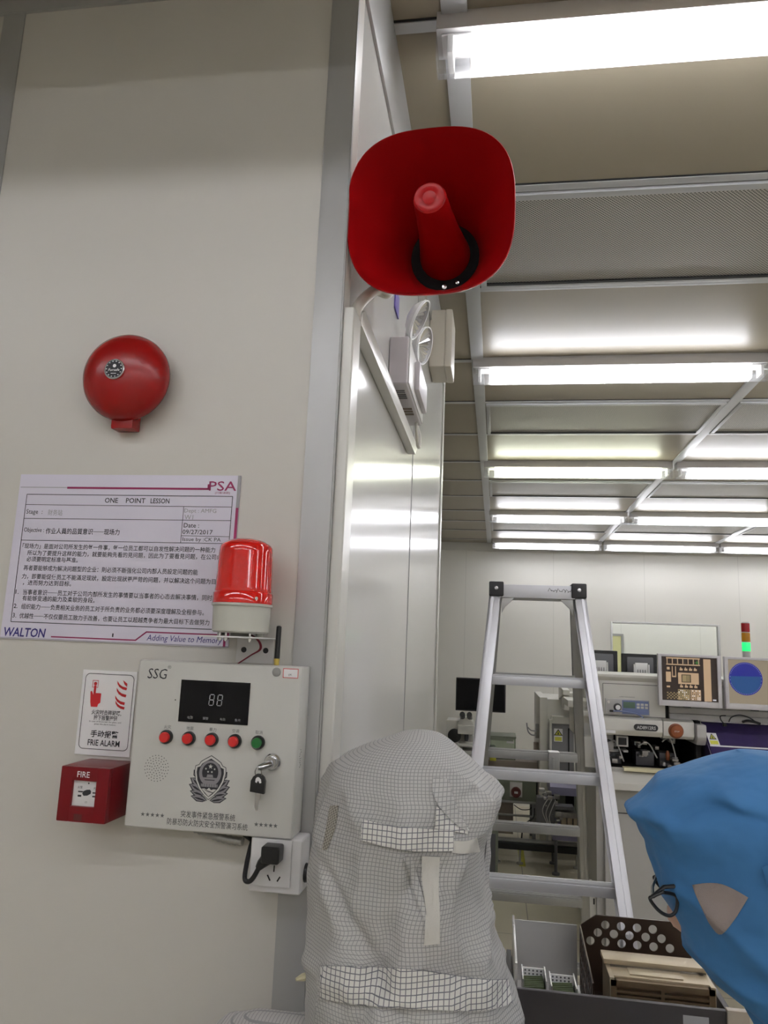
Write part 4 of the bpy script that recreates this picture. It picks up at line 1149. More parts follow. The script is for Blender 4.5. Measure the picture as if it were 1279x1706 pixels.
# upper cabinet
b = new(); box(b, (0.578, 0.938), (YM + 0.03, 5.20), (1.362, 1.560), 0.006); prism_x(b, [(YM + 0.03, 1.556), (YM + 0.01, 1.578), (YM + 0.01, 1.592), (5.20, 1.592), (5.20, 1.556)], 0.548, 1.93, 0, 0.004); t.part('upper_cabinet', b, 'machine')
b = new()
line2(b, (0.600, 1.540), (0.935, 1.540), 0.003, YM + 0.0285); line2(b, (0.600, 1.366), (0.935, 1.366), 0.003, YM + 0.0285); line2(b, (0.600, 1.366), (0.600, 1.540), 0.003, YM + 0.0285)
text(b, 'ultrasonic', 0.69, 0.775, 1.4680, 1.4735, YM + 0.0285)
t.part('cabinet_outline', b, 'grey_ink', smooth=False)
b = new(); box(b, (0.938, 0.960), (YM + 0.06, 5.20), (1.362, 1.556)); t.part('recess', b, 'black_gap', smooth=False)
b = new()
for z0, z1 in ((1.428, 1.556), (1.394, 1.426), (1.362, 1.392)):
    box(b, (0.960, 1.93), (YM + 0.04, 5.20), (z0, z1), 0.004)
t.part('rail_panels', b, 'machine_grey')
# side arm boxes seen left of the bar
b = new(); box(b, (0.43, 0.575), (4.75, 5.10), (1.38, 1.42), 0.006); prism_x(b, [(4.70, 1.30), (4.66, 1.34), (4.66, 1.37), (5.10, 1.40), (5.10, 1.22), (4.70, 1.22)], 0.47, 0.572, 0, 0.008); box(b, (0.50, 0.57), (4.60, 5.0), (1.06, 1.23), 0.006); t.part('side_cover', b, 'machine')
# generator unit in the upper cabinet
g_ = Thing('generator_unit', 'small instrument with round dial and green display set in the white machine', 'instrument', (0.73, YM + 0.02, 1.37))
b = new(); box(b, (0.612, 0.850), (YM + 0.016, YM + 0.0295), (1.372, 1.458), 0.002); g_.part('face', b, 'machine_grey')
b = new(); box(b, (0.702, 0.846), (YM + 0.013, YM + 0.0165), (1.378, 1.452), 0.001); g_.part('key_field', b, 'blue_panel')
b = new(); box(b, (0.708, 0.772), (YM + 0.011, YM + 0.0135), (1.410, 1.444), 0.001); g_.part('display', b, 'lcd')
b = new(); lathe(b, [(0.022, 0), (0.020, 0.006), (0.017, 0.018), (0, 0.019)], (0.677, YM + 0.0165, 1.412), (0, -1, 0), 28); lathe(b, [(0.0135, 0.0192), (0, 0.0196)], (0.677, YM + 0.0165, 1.412), (0, -1, 0), 28, 1); g_.part('dial', b, ['black', 'sign'])
b = new(); lathe(b, [(0.007, 0), (0.007, 0.012), (0, 0.012)], (0.628, YM + 0.0165, 1.438), (0, -1, 0), 16); g_.part('knob', b, 'machine')
b = new(); box(b, (0.632, 0.652), (YM - 0.004, YM + 0.0165), (1.386, 1.397), 0.003); tube(b, [(0.65, YM, 1.391), (0.70, YM - 0.01, 1.392), (0.775, YM - 0.005, 1.382), (0.815, YM + 0.012, 1.362)], 0.0035, 8, 1, smooth=8); g_.part('lead', b, ['black', 'blue_panel'])
b = new()
for i in range(3):
    for j in range(2):
        box(b, (0.780 + 0.022 * i, 0.796 + 0.022 * i), (YM + 0.010, YM + 0.0135), (1.410 + 0.016 * j, 1.422 + 0.016 * j), 0.001)
g_.part('keys', b, 'machine')
# purple hood of the neighbouring work area
t = Thing('purple_cover', 'tilted translucent purple safety cover at the right edge', 'machine cover', (1.40, YM - 0.05, 1.10))
b = new()
prism_x(b, [(YM + 0.10, 1.355), (YM + 0.10, 1.340), (YM - 0.16, 1.150), (YM - 0.16, 1.165)], 1.14, 1.97, 0, 0.003)
prism_x(b, [(YM + 0.10, 1.340), (YM - 0.16, 1.150), (YM + 0.10, 1.10)], 1.136, 1.1395)
t.part('cover', b, 'purple')
b = new(); bar(b, (1.145, YM - 0.058, 1.241), (1.97, YM - 0.058, 1.241), 0.007, 0.005, (0, 0, 1)); bar(b, (1.14, YM + 0.092, 1.357), (1.97, YM + 0.092, 1.357), 0.010, 0.006, (0, 0, 1)); t.part('edge_strip', b, 'sign')
b = new(); prism_x(b, [(YM + 0.005, 1.15), (YM - 0.10, 1.12), (YM - 0.10, 1.095), (YM + 0.005, 1.095)], 1.14, 1.97, 0, 0.003); t.part('base_ledge', b, 'machine_grey')
def warn(b, x0, x1, z0, z1, y0, y1, zref0, zref1):
    """yellow and white sticker with a black triangle on a tilted face"""
    def yy(z): return y0 + (y1 - y0) * (z - zref0) / (zref1 - zref0) if zref1 != zref0 else y0
    def q(pts, mi, lift):
        poly(b, [(x, yy(z) - lift, z) for x, z in pts], mi)
    zm = z0 + (z1 - z0) * 0.42
    xm = (x0 + x1) / 2; h = (z1 - zm)
    q([(x0, z0), (x1, z0), (x1, z1), (x0, z1)], 0, 0.0010)
    q([(x0 + 0.1 * (x1 - x0), z0 + 0.1 * h), (x1 - 0.1 * (x1 - x0), z0 + 0.1 * h), (x1 - 0.1 * (x1 - x0), zm - 0.1 * h), (x0 + 0.1 * (x1 - x0), zm - 0.1 * h)], 1, 0.0014)
    q([(xm - 0.60 * h, zm + 0.08 * h), (xm + 0.60 * h, zm + 0.08 * h), (xm, zm + 0.94 * h)], 2, 0.0014)
    q([(xm - 0.42 * h, zm + 0.18 * h), (xm + 0.42 * h, zm + 0.18 * h), (xm, zm + 0.76 * h)], 1, 0.0017)
    q([(xm - 0.10 * h, zm + 0.24 * h), (xm + 0.10 * h, zm + 0.24 * h), (xm + 0.03 * h, zm + 0.58 * h), (xm - 0.03 * h, zm + 0.58 * h)], 2, 0.0020)
b = new(); warn(b, 1.145, 1.197, 1.245, 1.300, YM - 0.06, YM + 0.018, 1.2425, 1.2995)
solo('warning_sticker', b, ['sign', 'yellow', 'ink'], 'warning sticker with black triangle on the purple cover', 'sticker', base=(1.155, YM - 0.05, 1.245), smooth=False)
b = new(); box(b, (0.695, 0.965), (YM - 0.055, YM + 0.0), (1.093, 1.099), 0.002); box(b, (0.695, 0.965), (YM - 0.0555, YM - 0.050), (1.080, 1.099), 0.002)
solo('cream_tray', b, 'cream', 'long cream tray strip lying on the ledge below the dark work area', 'tray', base=(0.83, YM - 0.03, 1.09))
t = Thing('loose_cable', 'black looped cable with plug lying above the purple cover', 'cable', (1.35, YM + 0.05, 1.36))
b = new(); tube(b, [(1.255, YM + 0.03, 1.3955), (1.225, YM + 0.02, 1.392), (1.228, YM + 0.02, 1.370), (1.243, YM + 0.02, 1.352)], 0.003, 8, smooth=8); lathe(b, [(0.006, 0), (0.011, 0.006), (0.011, 0.016), (0, 0.018)], (1.245, YM + 0.02, 1.3555), (0, 0, -1), 14); t.part('lead', b, 'black')
b = new(); tube(b, [(1.270, YM + 0.03, 1.362), (1.285, YM + 0.03, 1.388), (1.325, YM + 0.03, 1.402), (1.375, YM + 0.03, 1.392), (1.420, YM + 0.02, 1.362)], 0.003, 8, smooth=8); tube(b, [(1.34, YM + 0.03, 1.366), (1.365, YM + 0.02, 1.375), (1.40, YM + 0.02, 1.370), (1.43, YM + 0.02, 1.362)], 0.007, 8, smooth=5); t.part('lead', b, 'black')

# two screens on the machine
def lcd_monitor(x0, x1, z0, z1, y, name, label, tilt=0.0):
    t = Thing(name, label, 'monitor', ((x0 + x1) / 2, y, z0))
    bz = 0.019
    b = new()
    box(b, (x0, x0 + bz), (y, y + 0.035), (z0, z1), 0.004); box(b, (x1 - bz, x1), (y, y + 0.035), (z0, z1), 0.004)
    box(b, (x0 + bz - 0.004, x1 - bz + 0.004), (y, y + 0.035), (z1 - 0.014, z1), 0.004); box(b, (x0 + bz - 0.004, x1 - bz + 0.004), (y, y + 0.035), (z0, z0 + 0.030), 0.004)
    lathe(b, [(0.005, 0), (0.005, 0.002), (0, 0.002)], ((x0 + x1) / 2, y, z1 - 0.006), (0, -1, 0), 12)
    t.part('bezel', b, 'bezel')
    b = new(); box(b, (x0 + 0.02, x1 - 0.02), (y + 0.030, y + 0.055), (z0 + 0.02, z1 - 0.02), 0.010); t.part('back_cover', b, 'bezel')
    b = new(); box(b, ((x0 + x1) / 2 - 0.04, (x0 + x1) / 2 + 0.04), (y + 0.05, y + 0.09), ((z0 + z1) / 2 - 0.05, (z0 + z1) / 2 + 0.05), 0.004); box(b, ((x0 + x1) / 2 - 0.02, (x0 + x1) / 2 + 0.02), (y + 0.075, y + 0.094), (1.43, (z0 + z1) / 2), 0.004); t.part('mount_arm', b, 'dark_grey')
    return t
m1 = lcd_monitor(0.880, 1.208, 1.440, 1.718, YM - 0.09, 'monitor', 'silver framed screen showing a brown chip image on the white machine')
b = new(); ym = YM - 0.09 + 0.012
X0, X1, Z0, Z1 = 0.899, 1.189, 1.470, 1.704
def scr(b, x0, x1, z0, z1, mi, l=0.0):
    rect(b, X0 + x0 * (X1 - X0), X0 + x1 * (X1 - X0), Z0 + z0 * (Z1 - Z0), Z0 + z1 * (Z1 - Z0), ym - l, mi)
scr(b, 0, 1, 0, 1, 0)
scr(b, 0.76, 0.89, 0.01, 0.97, 1, 0.0004)
for i in range(7):
    scr(b, 0.10 + 0.095 * i, 0.115 + 0.095 * i, 0.84, 0.98, 1, 0.0004)
scr(b, 0.09, 0.70, 0.955, 0.985, 1, 0.0005); scr(b, 0.09, 0.70, 0.81, 0.835, 1, 0.0005)
scr(b, 0.30, 0.67, 0.38, 0.64, 1, 0.0004); scr(b, 0.36, 0.53, 0.42, 0.60, 0, 0.0006); scr(b, 0.375, 0.515, 0.435, 0.585, 2, 0.0008)
for i in range(4):
    scr(b, 0.45 + 0.018 * i, 0.455 + 0.018 * i, 0.44, 0.58, 0, 0.0010)
scr(b, 0.08, 0.17, 0.42, 0.65, 1, 0.0004)
for x0, x1, z0, z1 in ((0.19, 0.205, 0.55, 0.78), (0.25, 0.265, 0.55, 0.78), (0.19, 0.265, 0.53, 0.56)):
    scr(b, x0, x1, z0, z1, 1, 0.0004)
rr = random.Random(7)
for i in range(4):
    for z in (0.30, 0.69):
        x = 0.33 + 0.085 * i
        scr(b, x, x + 0.055, z, z + 0.045, 1, 0.0004); scr(b, x + 0.012, x + 0.03, z + 0.045, z + 0.075, 1, 0.0004)
scr(b, 0.10, 0.15, 0.70, 0.76, 1, 0.0004); scr(b, 0.09, 0.15, 0.29, 0.33, 1, 0.0004)
for i in range(7):
    for j in range(5):
        if (i + j) % 2 == 0:
            scr(b, 0.09 + 0.03 * i, 0.115 + 0.03 * i, 0.03 + 0.032 * j, 0.058 + 0.032 * j, 2, 0.0004)
scr(b, 0.29, 0.50, 0.02, 0.26, 2, 0.0004); scr(b, 0.51, 0.70, 0.02, 0.26, 1, 0.0004)
for i in range(6):
    for j in range(6):
        scr(b, 0.30 + 0.033 * i, 0.318 + 0.033 * i, 0.03 + 0.038 * j, 0.05 + 0.038 * j, rr.choice((0, 1, 3)), 0.0006)
        scr(b, 0.515 + 0.031 * i, 0.530 + 0.031 * i, 0.03 + 0.038 * j, 0.055 + 0.038 * j, rr.choice((0, 0, 1, 3)), 0.0006)
scr(b, 0.60, 0.69, 0.875, 0.882, 4, 0.0008); scr(b, 0.64, 0.648, 0.84, 0.92, 4, 0.0008); scr(b, 0.91, 0.97, 0.03, 0.06, 3, 0.0006)
m1.part('screen', b, ['scr_dark', 'scr_tan', 'scr_olive', 'scr_white', 'scr_green'], smooth=False, label='lit screen with chip pattern')
m2 = lcd_monitor(1.226, 1.566, 1.440, 1.716, YM - 0.09, 'monitor', 'silver framed screen showing a blue wafer disc at the right edge')
b = new(); X0, X1, Z0, Z1 = 1.245, 1.547, 1.470, 1.702
scr(b, 0, 1, 0, 1, 0)
def dsc(cx, cz, r, a0, a1, mi, l):
    P = [(cx + r * math.cos(a0 + (a1 - a0) * i / 40), ym - l, cz + r * 1.02 * math.sin(a0 + (a1 - a0) * i / 40)) for i in range(41)]
    poly(b, P, mi)
cx_, cz_ = 1.335, 1.602
dsc(cx_, cz_, 0.086, 0, 2 * PI * 40 / 41, 1, 0.0004); dsc(cx_, cz_, 0.078, PI * 1.02 - 0.2, 2 * PI + 0.18, 2, 0.0006)
for i in range(56):
    a = 2 * PI * i / 56
    if abs(math.cos(a)) < 0.95 or i % 2:
        disc(b, cx_ + 0.080 * math.cos(a), cz_ + 0.0815 * math.sin(a), 0.0014, ym - 0.0008, 6, 3)
for i in range(6):
    scr(b, 0.985, 1.0, 0.02 + 0.03 * i, 0.03 + 0.03 * i, 4, 0.0005)
m2.part('screen', b, ['scr_bg', 'scr_blue', 'scr_teal', 'scr_white', 'scr_dark'], smooth=False, label='lit screen with blue disc')

# signal towers
def tower(x, y, z0, label, s=1.0, zb=1.40):
    t = Thing('signal_tower', label, 'signal light', (x, y, zb), 'red amber green signal towers')
    r = 0.0225 * s
    b = new(); lathe(b, [(r * 0.95, 0), (r * 0.95, z0 - zb - 0.001), (r, z0 - zb - 0.001), (r, z0 - zb)], (x, y, zb), (0, 0, 1), 24); t.part('base', b, 'machine_grey')
    h = 0.054 * s
    for k, m in enumerate(('beacon_green', 'beacon_amber', 'beacon_red')):
        b = new(); lathe(b, [(r * 0.97, 0.003), (r, 0.006), (r, h - 0.005), (r * 0.97, h - 0.002)], (x, y, z0 + k * h), (0, 0, 1), 24); t.part('lamp_segment', b, m, label='%s segment' % ('lit green', 'amber', 'red')[k])
        b = new(); lathe(b, [(r * 1.02, 0), (r * 1.02, 0.003)], (x, y, z0 + k * h - 0.0005), (0, 0, 1), 24); t.part('ring', b, 'beige_box')
    b = new(); lathe(b, [(r, 0), (r * 0.8, 0.006), (0, 0.007)], (x, y, z0 + 3 * h - 0.001), (0, 0, 1), 24); t.part('cap', b, 'machine_grey')
tower(1.400, YM + 0.10, 1.748, 'signal tower beside the window, lit green under amber and red', zb=1.592)
tower(0.612, 5.60, 1.738, 'signal tower mostly hidden behind the right ladder rail', zb=1.05)

# rear machine behind: carries two screens turned away
t = Thing('rear_machine', 'white machine behind the bonding machine with two screens turned away', 'machine', (1.0, 5.8, 0))
b = new(); box(b, (0.70, 1.95), (5.45, 6.1), (0.1, 1.56), 0.01); t.part('body', b, 'machine')
b = new(); box(b, (0.575, 0.65), (5.55, 5.68), (0.0, 1.05), 0.006); t.part('side_post', b, 'machine_grey')
for x0, x1, z0, z1, lab in ((0.615, 0.815, 1.575, 1.728, 'black back of a screen seen between ladder rail and window'), (0.842, 1.075, 1.570, 1.714, 'black back of a screen below the window')):
    q = Thing('monitor', lab, 'monitor', ((x0 + x1) / 2, 5.36, 1.56))
    b = new(); box(b, (x0, x1), (5.34, 5.375), (z0, z1), 0.008, seg=3); q.part('casing', b, 'black_matte')
    b = new(); box(b, (x0 + 0.03, x1 - 0.03), (5.318, 5.342), (z0 + 0.006, z1 - 0.022), 0.010); q.part('back_bulge', b, 'dark_grey')
    b = new(); xm = x0 + 0.52 * (x1 - x0) if x0 > 0.7 else x0 + 0.40 * (x1 - x0)
    box(b, (xm - 0.040, xm + 0.040), (5.300, 5.320), (z0 - 0.010, z0 + 0.085), 0.003); box(b, (xm - 0.050, xm - 0.042), (5.295, 5.320), (z0 - 0.012, z0 + 0.075)); box(b, (xm + 0.042, xm + 0.050), (5.295, 5.320), (z0 - 0.012, z0 + 0.075))
    for k in range(4):
        box(b, (xm - 0.028 + 0.016 * k, xm - 0.022 + 0.016 * k), (5.298, 5.3005), (z0 + 0.01, z0 + 0.04), mi=1)
    box(b, (xm - 0.05, xm + 0.05), (5.29, 5.36), (1.5605, z0 - 0.010 + 0.002), 0.002)
    q.part('mount', b, ['sign', 'mid_grey'])

# ------------------------------------------------------------------ things at the back left
t = Thing('work_bench', 'low grey bench under the microscope by the back wall', 'bench', (-0.35, 7.3, 0))
b = new(); box(b, (-0.95, -0.09), (6.9, 8.1), (0.70, 0.74), 0.006); t.part('worktop', b, 'machine_grey')
for x in (-0.93, -0.11):
    for y in (6.94, 8.06):
        b = new(); box(b, (x - 0.02, x + 0.02), (y - 0.02, y + 0.02), (0, 0.70), 0.004); t.part('leg', b, 'mid_grey')
t = Thing('monitor', 'wide black screen above the microscope left of the ladder', 'monitor', (-0.15, 7.85, 0.74))
b = new(); box(b, (-0.402, 0.098), (7.80, 7.835), (1.085, 1.412), 0.008); t.part('casing', b, 'black')
b = new(); box(b, (-0.390, 0.086), (7.797, 7.801), (1.100, 1.400)); t.part('screen', b, 'screen_black', smooth=False)
b = new(); box(b, (-0.19, -0.11), (7.84, 7.88), (0.745, 1.25), 0.006); box(b, (-0.30, 0.0), (7.76, 7.95), (0.7405, 0.755), 0.005); t.part('stand', b, 'dark_grey')

t = Thing('microscope', 'white binocular microscope on the bench below the black screen', 'microscope', (-0.27, 7.3, 0.74))
b = new(); box(b, (-0.445, -0.18), (7.20, 7.55), (0.742, 0.775), 0.01); box(b, (-0.34, -0.21), (7.36, 7.50), (0.775, 0.985), 0.012); t.part('stand', b, 'machine')
b = new(); box(b, (-0.455, -0.335), (7.22, 7.50), (0.795, 1.040), 0.010); t.part('lamp_house', b, 'machine')
b = new(); lathe(b, [(0.055, 0), (0.062, 0.01), (0.062, 0.025), (0.045, 0.03), (0, 0.03)], (-0.375, 7.218, 0.905), (0, -1, 0), 28); t.part('focus_wheel', b, 'black')
b = new(); box(b, (-0.345, -0.19), (7.16, 7.42), (0.925, 1.005), 0.012); prism(b, [(-0.35, 1.002), (-0.19, 1.002), (-0.205, 1.04), (-0.245, 1.075), (-0.295, 1.075), (-0.335, 1.04)], 7.18, 7.34, 0, 0.008); t.part('head', b, 'machine')
for x in (-0.303, -0.238):
    b = new(); tube(b, [(x, 7.24, 1.060), (x, 7.15, 1.095), (x, 7.11, 1.108)], [0.024, 0.026, 0.024], 18); t.part('eyepiece', b, 'black')
b = new(); lathe(b, [(0.020, 0), (0.020, 0.05), (0.014, 0.07), (0, 0.07)], (-0.265, 7.24, 0.927), (0, 0, -1), 18); t.part('objective', b, 'dark_grey')
b = new(); box(b, (-0.345, -0.185), (7.16, 7.36), (0.815, 0.838), 0.004); t.part('stage', b, 'machine')
b = new(); lathe(b, [(0.018, 0), (0.018, 0.03), (0, 0.031)], (-0.315, 7.20, 0.79), (0, -1, 0), 18); t.part('knob', b, 'steel')
t = Thing('crumpled_wipe', 'small heap of grey cloth beside the microscope near the wall edge', 'cloth', (-0.55, 7.25, 0.74))
b = new()
bmesh.ops.create_icosphere(b, subdivisions=3, radius=0.07)
for v in b.verts:
    v.co = Vector((v.co.x, v.co.y, max(0.0, v.co.z) * 1.6)) * (1 + 0.45 * noise.noise(v.co * 22)) + Vector((-0.55, 7.25, 0.741))
t.part('cloth', b, 'machine')

t = Thing('glass_hood', 'clear glass cover on the grey box seen between the ladder rails', 'glass cover', (0.09, 7.15, 0.76))
b = new(); box(b, (-0.045, 0.180), (7.02, 7.026), (0.742, 0.930)); box(b, (0.174, 0.180), (7.03, 7.32), (0.742, 0.930)); box(b, (-0.045, -0.039), (7.03, 7.32), (0.742, 0.930)); t.part('sheet', b, 'acrylic', smooth=False)
b = new(); box(b, (-0.050, 0.185), (7.01, 7.33), (0.930, 0.944), 0.003); box(b, (-0.045, 0.16), (7.008, 7.019), (0.905, 0.929)); t.part('rim', b, 'olive')
b = new(); rect(b, 0.10, 0.165, 0.885, 0.915, 7.016); t.part('paper_note', b, 'sign', smooth=False)

t = Thing('green_cabinet', 'low olive green cabinet behind the ladder rungs', 'cabinet', (0.15, 7.3, 0))
b = new(); box(b, (-0.07, 0.36), (7.0, 7.6), (0.405, 0.66), 0.006); t.part('body', b, 'olive')
b = new(); box(b, (-0.08, 0.37), (6.97, 7.62), (0.66, 0.742), 0.004); t.part('top', b, 'brown_box')
b = new(); box(b, (-0.07, 0.36), (6.99, 7.02), (0.385, 0.405), 0.003); box(b, (-0.07, 0.36), (6.99, 7.02), (0.275, 0.29), 0.003); t.part('rail', b, 'alu_dull')
b = new(); box(b, (-0.06, 0.165), (7.02, 7.5), (0.12, 0.385), 0.004); t.part('drawer_unit', b, 'brown_box')
for x in (-0.055, 0.345):
    for y in (7.04, 7.56):
        b = new(); box(b, (x - 0.015, x + 0.015), (y - 0.015, y + 0.015), (0, 0.405), 0.003); t.part('leg', b, 'mid_grey')
b = new(); box(b, (-0.05, 0.36), (6.99, 6.9995), (0.612, 0.634), 0.002); t.part('red_strip', b, 'red_bar', label='dark red strip')
t = Thing('red_power_socket', 'white plate with round red industrial socket on the green cabinet', 'power socket', (0.185, 6.99, 0.50))
b = new(); box(b, (0.132, 0.240), (6.985, 6.9995), (0.438, 0.562), 0.004); t.part('plate', b, 'socket')
b = new(); lathe(b, [(0.043, 0), (0.043, 0.03), (0.036, 0.036), (0.034, 0.024), (0, 0.024)], (0.186, 6.985, 0.482), (0, -1, 0), 28); t.part('socket_ring', b, 'dark_red')
b = new(); rect(b, 0.170, 0.202, 0.471, 0.489, 6.959); t.part('label_plate', b, 'sign', smooth=False)
b = new(); box(b, (-0.045, 0.010), (6.90, 6.968), (0.7425, 0.772), 0.003); solo('yellow_box', b, 'yellow_tape', 'small yellow box at the ladder rail on the green cabinet', 'box', base=(-0.02, 6.93, 0.7425))
b = new(); lathe(b, [(0.035, 0), (0.038, 0.05), (0.03, 0.08), (0, 0.085)], (-0.015, 6.935, 0.7725), (0, 0, 1), 20); solo('grey_pot', b, 'mid_grey', 'grey pot standing on the yellow box', 'pot', base=(-0.015, 6.935, 0.7725))

t = Thing('door_machine', 'white machine with dark grey door carrying a warning sticker', 'machine', (0.65, 7.2, 0))
b = new(); box(b, (0.375, 0.44), (6.75, 7.7), (0.1, 1.315), 0.006); box(b, (0.44, 1.02), (6.80, 7.7), (0.1, 1.30), 0.006); t.part('body', b, 'machine')
b = new(); box(b, (0.455, 0.475), (6.70, 6.80), (0.35, 1.135), 0.005); box(b, (0.475, 0.95), (6.70, 6.80), (1.105, 1.165), 0.008); t.part('door_surround', b, 'machine')
b = new(); box(b, (0.480, 0.66), (6.745, 6.80), (0.35, 1.100), 0.003); t.part('door', b, 'mid_grey')
b = new(); box(b, (0.612, 0.622), (6.738, 6.746), (0.35, 1.07)); t.part('door_slot', b, 'black_gap', smooth=False)
b = new(); box(b, (0.56, 0.80), (6.5, 6.78), (1.235, 1.375), 0.015); prism_x(b, [(6.45, 1.36), (6.45, 1.40), (6.9, 1.42), (6.9, 1.30)], 0.545, 0.60, 0, 0.005); t.part('top_housing', b, 'machine')
b = new(); warn(b, 0.495, 0.566, 0.955, 1.062, 6.743, 6.743, 0, 0); solo('warning_sticker', b, ['sign', 'yellow', 'ink'], 'warning sticker with black triangle on the dark grey door', 'sticker', base=(0.53, 6.743, 0.955), smooth=False)
t = Thing('valve_bracket', 'grey bracket with curved hose hooks at the side of the door machine', 'bracket', (0.355, 6.9, 0.9))
b = new(); box(b, (0.345, 0.3755), (6.86, 6.90), (0.96, 1.08), 0.002); box(b, (0.333, 0.3755), (6.88, 6.94), (0.83, 0.92), 0.003, mi=1); t.part('plate', b, ['alu_dull', 'brown_box'])
b = new(); tube(b, [(0.348, 6.88, 0.985), (0.315, 6.87, 0.985), (0.285, 6.86, 1.01), (0.275, 6.86, 1.05), (0.270, 6.86, 1.085)], 0.006, 8, smooth=6); tube(b, [(0.348, 6.88, 1.020), (0.31, 6.87, 1.022), (0.28, 6.86, 1.048)], 0.005, 8, smooth=6); t.part('hose', b, 'mid_grey')

t = Thing('purple_base_machine', 'small machine with lavender base and silver mechanism behind the ladder', 'machine', (0.54, 6.4, 0))
b = new(); box(b, (0.45, 0.80), (6.30, 6.66), (0.262, 0.395), 0.006); t.part('base', b, 'lavender')
b = new(); box(b, (0.45, 0.80), (6.45, 6.66), (0.395, 0.60), 0.004); t.part('recess', b, 'cavity')
b = new(); prism_x(b, [(6.28, 0.60), (6.28, 0.66), (6.34, 0.70), (6.66, 0.70), (6.66, 0.60)], 0.43, 0.80, 0, 0.004); t.part('bridge', b, 'lavender')
b = new(); box(b, (0.63, 0.70), (6.43, 6.46), (0.42, 0.59)); box(b, (0.50, 0.56), (6.42, 6.46), (0.50, 0.585)); t.part('window_strip', b, 'olive', smooth=False)
rng = random.Random(5)
b = new()
for i in range(30):
    x = rng.uniform(0.32, 0.50); z = 0.70 - (x - 0.32) * 0.7 - rng.uniform(0, 0.20); w = rng.uniform(0.012, 0.05); h = rng.uniform(0.01, 0.035); yy = rng.uniform(6.10, 6.24)
    box(b, (x, x + w), (yy, yy + 0.06), (z, z + h), 0.002, mi=rng.choice((0, 0, 1, 2)))
box(b, (0.32, 0.46), (6.14, 6.27), (0.385, 0.60), 0.02, mi=2)
for i in range(3):
    tube(b, [(0.40 + 0.03 * i, 6.09, 0.60), (0.36 + 0.025 * i, 6.06, 0.52 - 0.02 * i), (0.41 + 0.012 * i, 6.09, 0.40)], 0.0035, 6, 1, smooth=6)
box(b, (0.45, 0.62), (6.16, 6.27), (0.46, 0.50), 0.004, mi=0); box(b, (0.46, 0.60), (6.14, 6.27), (0.52, 0.545), 0.004, mi=2)
t.part('mechanism', b, ['mech', 'machine_grey', 'dark_grey'])
b = new()
for k in range(3):
    box(b, (0.51 + 0.045 * k, 0.545 + 0.045 * k), (6.18, 6.29), (0.397, 0.455), 0.004, rot=Matrix.Rotation(math.radians(-8), 3, 'X'))
t.part('magazine_slots', b, 'gold')
b = new()
for x in (0.48, 0.77):
    for y in (6.34, 6.645):
        lathe(b, [(0.03, 0), (0.03, 0.015), (0.012, 0.02), (0.012, 0.264)], (x, y, 0), (0, 0, 1), 12)
t.part('feet', b, 'dark_grey')
t = Thing('conveyor_rail', 'long dark low conveyor rail on feet behind the ladder', 'rail', (0.35, 6.6, 0))
b = new(); box(b, (-0.02, 0.70), (6.52, 6.60), (0.115, 0.165), 0.006); t.part('dark_bar', b, 'black_matte')
b = new(); box(b, (-0.02, 0.70), (6.54, 6.62), (0.168, 0.185), 0.003); box(b, (-0.02, 0.44), (6.62, 6.64), (0.235, 0.250), 0.003); box(b, (-0.02, 0.0), (6.60, 6.64), (0.185, 0.250)); box(b, (0.42, 0.44), (6.60, 6.64), (0.185, 0.250)); t.part('rail', b, 'alu_dull')
for x in (0.03, 0.21, 0.66):
    b = new(); lathe(b, [(0.028, 0), (0.028, 0.012), (0.010, 0.018), (0.010, 0.116)], (x, 6.56, 0), (0, 0, 1), 14); t.part('foot', b, 'steel')
b = new(); box(b, (-0.11, 0.03), (5.75, 6.35), (0.02, 0.46), 0.004); box(b, (-0.085, 0.012), (5.744, 5.752), (0.06, 0.40), mi=1); box(b, (-0.11, 0.03), (5.742, 5.75), (0.02, 0.045), mi=2)
solo('floor_cabinet', b, ['olive', 'dark_grey', 'yellow_tape'], 'low green framed cabinet behind the left ladder rail', 'cabinet', base=(-0.04, 6.0, 0.0))
b = new(); box(b, (0.205, 0.255), (6.50, 7.40), (0.0, 0.0015)); solo('floor_tape', b, 'yellow_tape', 'strip of yellow tape on the floor behind the ladder', 'tape', base=(0.23, 6.9, 0), smooth=False)
b = new(); tube(b, [(0.345, 6.95, 0.36), (0.335, 6.90, 0.30), (0.27, 6.88, 0.25), (0.24, 6.86, 0.19), (0.225, 6.84, 0.02)], 0.006, 8, smooth=8); tube(b, [(0.17, 6.97, 0.375), (0.23, 6.95, 0.345), (0.30, 6.95, 0.35), (0.315, 6.95, 0.37)], 0.004, 8, smooth=8)
solo('hanging_cable', b, 'black', 'black cable hanging below the green cabinet', 'cable', base=(0.25, 6.9, 0.0))

# ------------------------------------------------------------------ cart with magazines in front
t = Thing('parts_cart', 'dark grey metal cart with shallow open top in front of the ladder', 'cart', (0.25, 1.95, 0))
b = new(); box(b, (0.035, 0.470), (1.75, 1.762), (0.865, 1.000), 0.003); t.part('front_panel', b, 'cart')
for x in (0.035, 0.500):
    b = new(); box(b, (x, x + 0.012), (1.762, 2.085), (0.865, 0.955), 0.002); t.part('side_panel', b, 'cart')
b = new(); box(b, (0.047, 0.500), (1.762, 2.085), (0.875, 0.890), 0.001); t.part('shelf', b, 'steel')
b = new(); box(b, (0.470, 0.512), (1.745, 1.762), (0.10, 1.004), 0.003); t.part('corner_post', b, 'beige_post')
for x, y in ((0.05, 1.775), (0.05, 2.065), (0.497, 2.065)):
    b = new(); box(b, (x - 0.013, x + 0.013), (y - 0.013, y + 0.013), (0.10, 0.865), 0.003); t.part('leg', b, 'cart')
b = new(); rect(b, 0.385, 0.435, 0.935, 0.985, 1.7494); t.part('paper_label', b, 'digit', smooth=False, label='pale paper label')
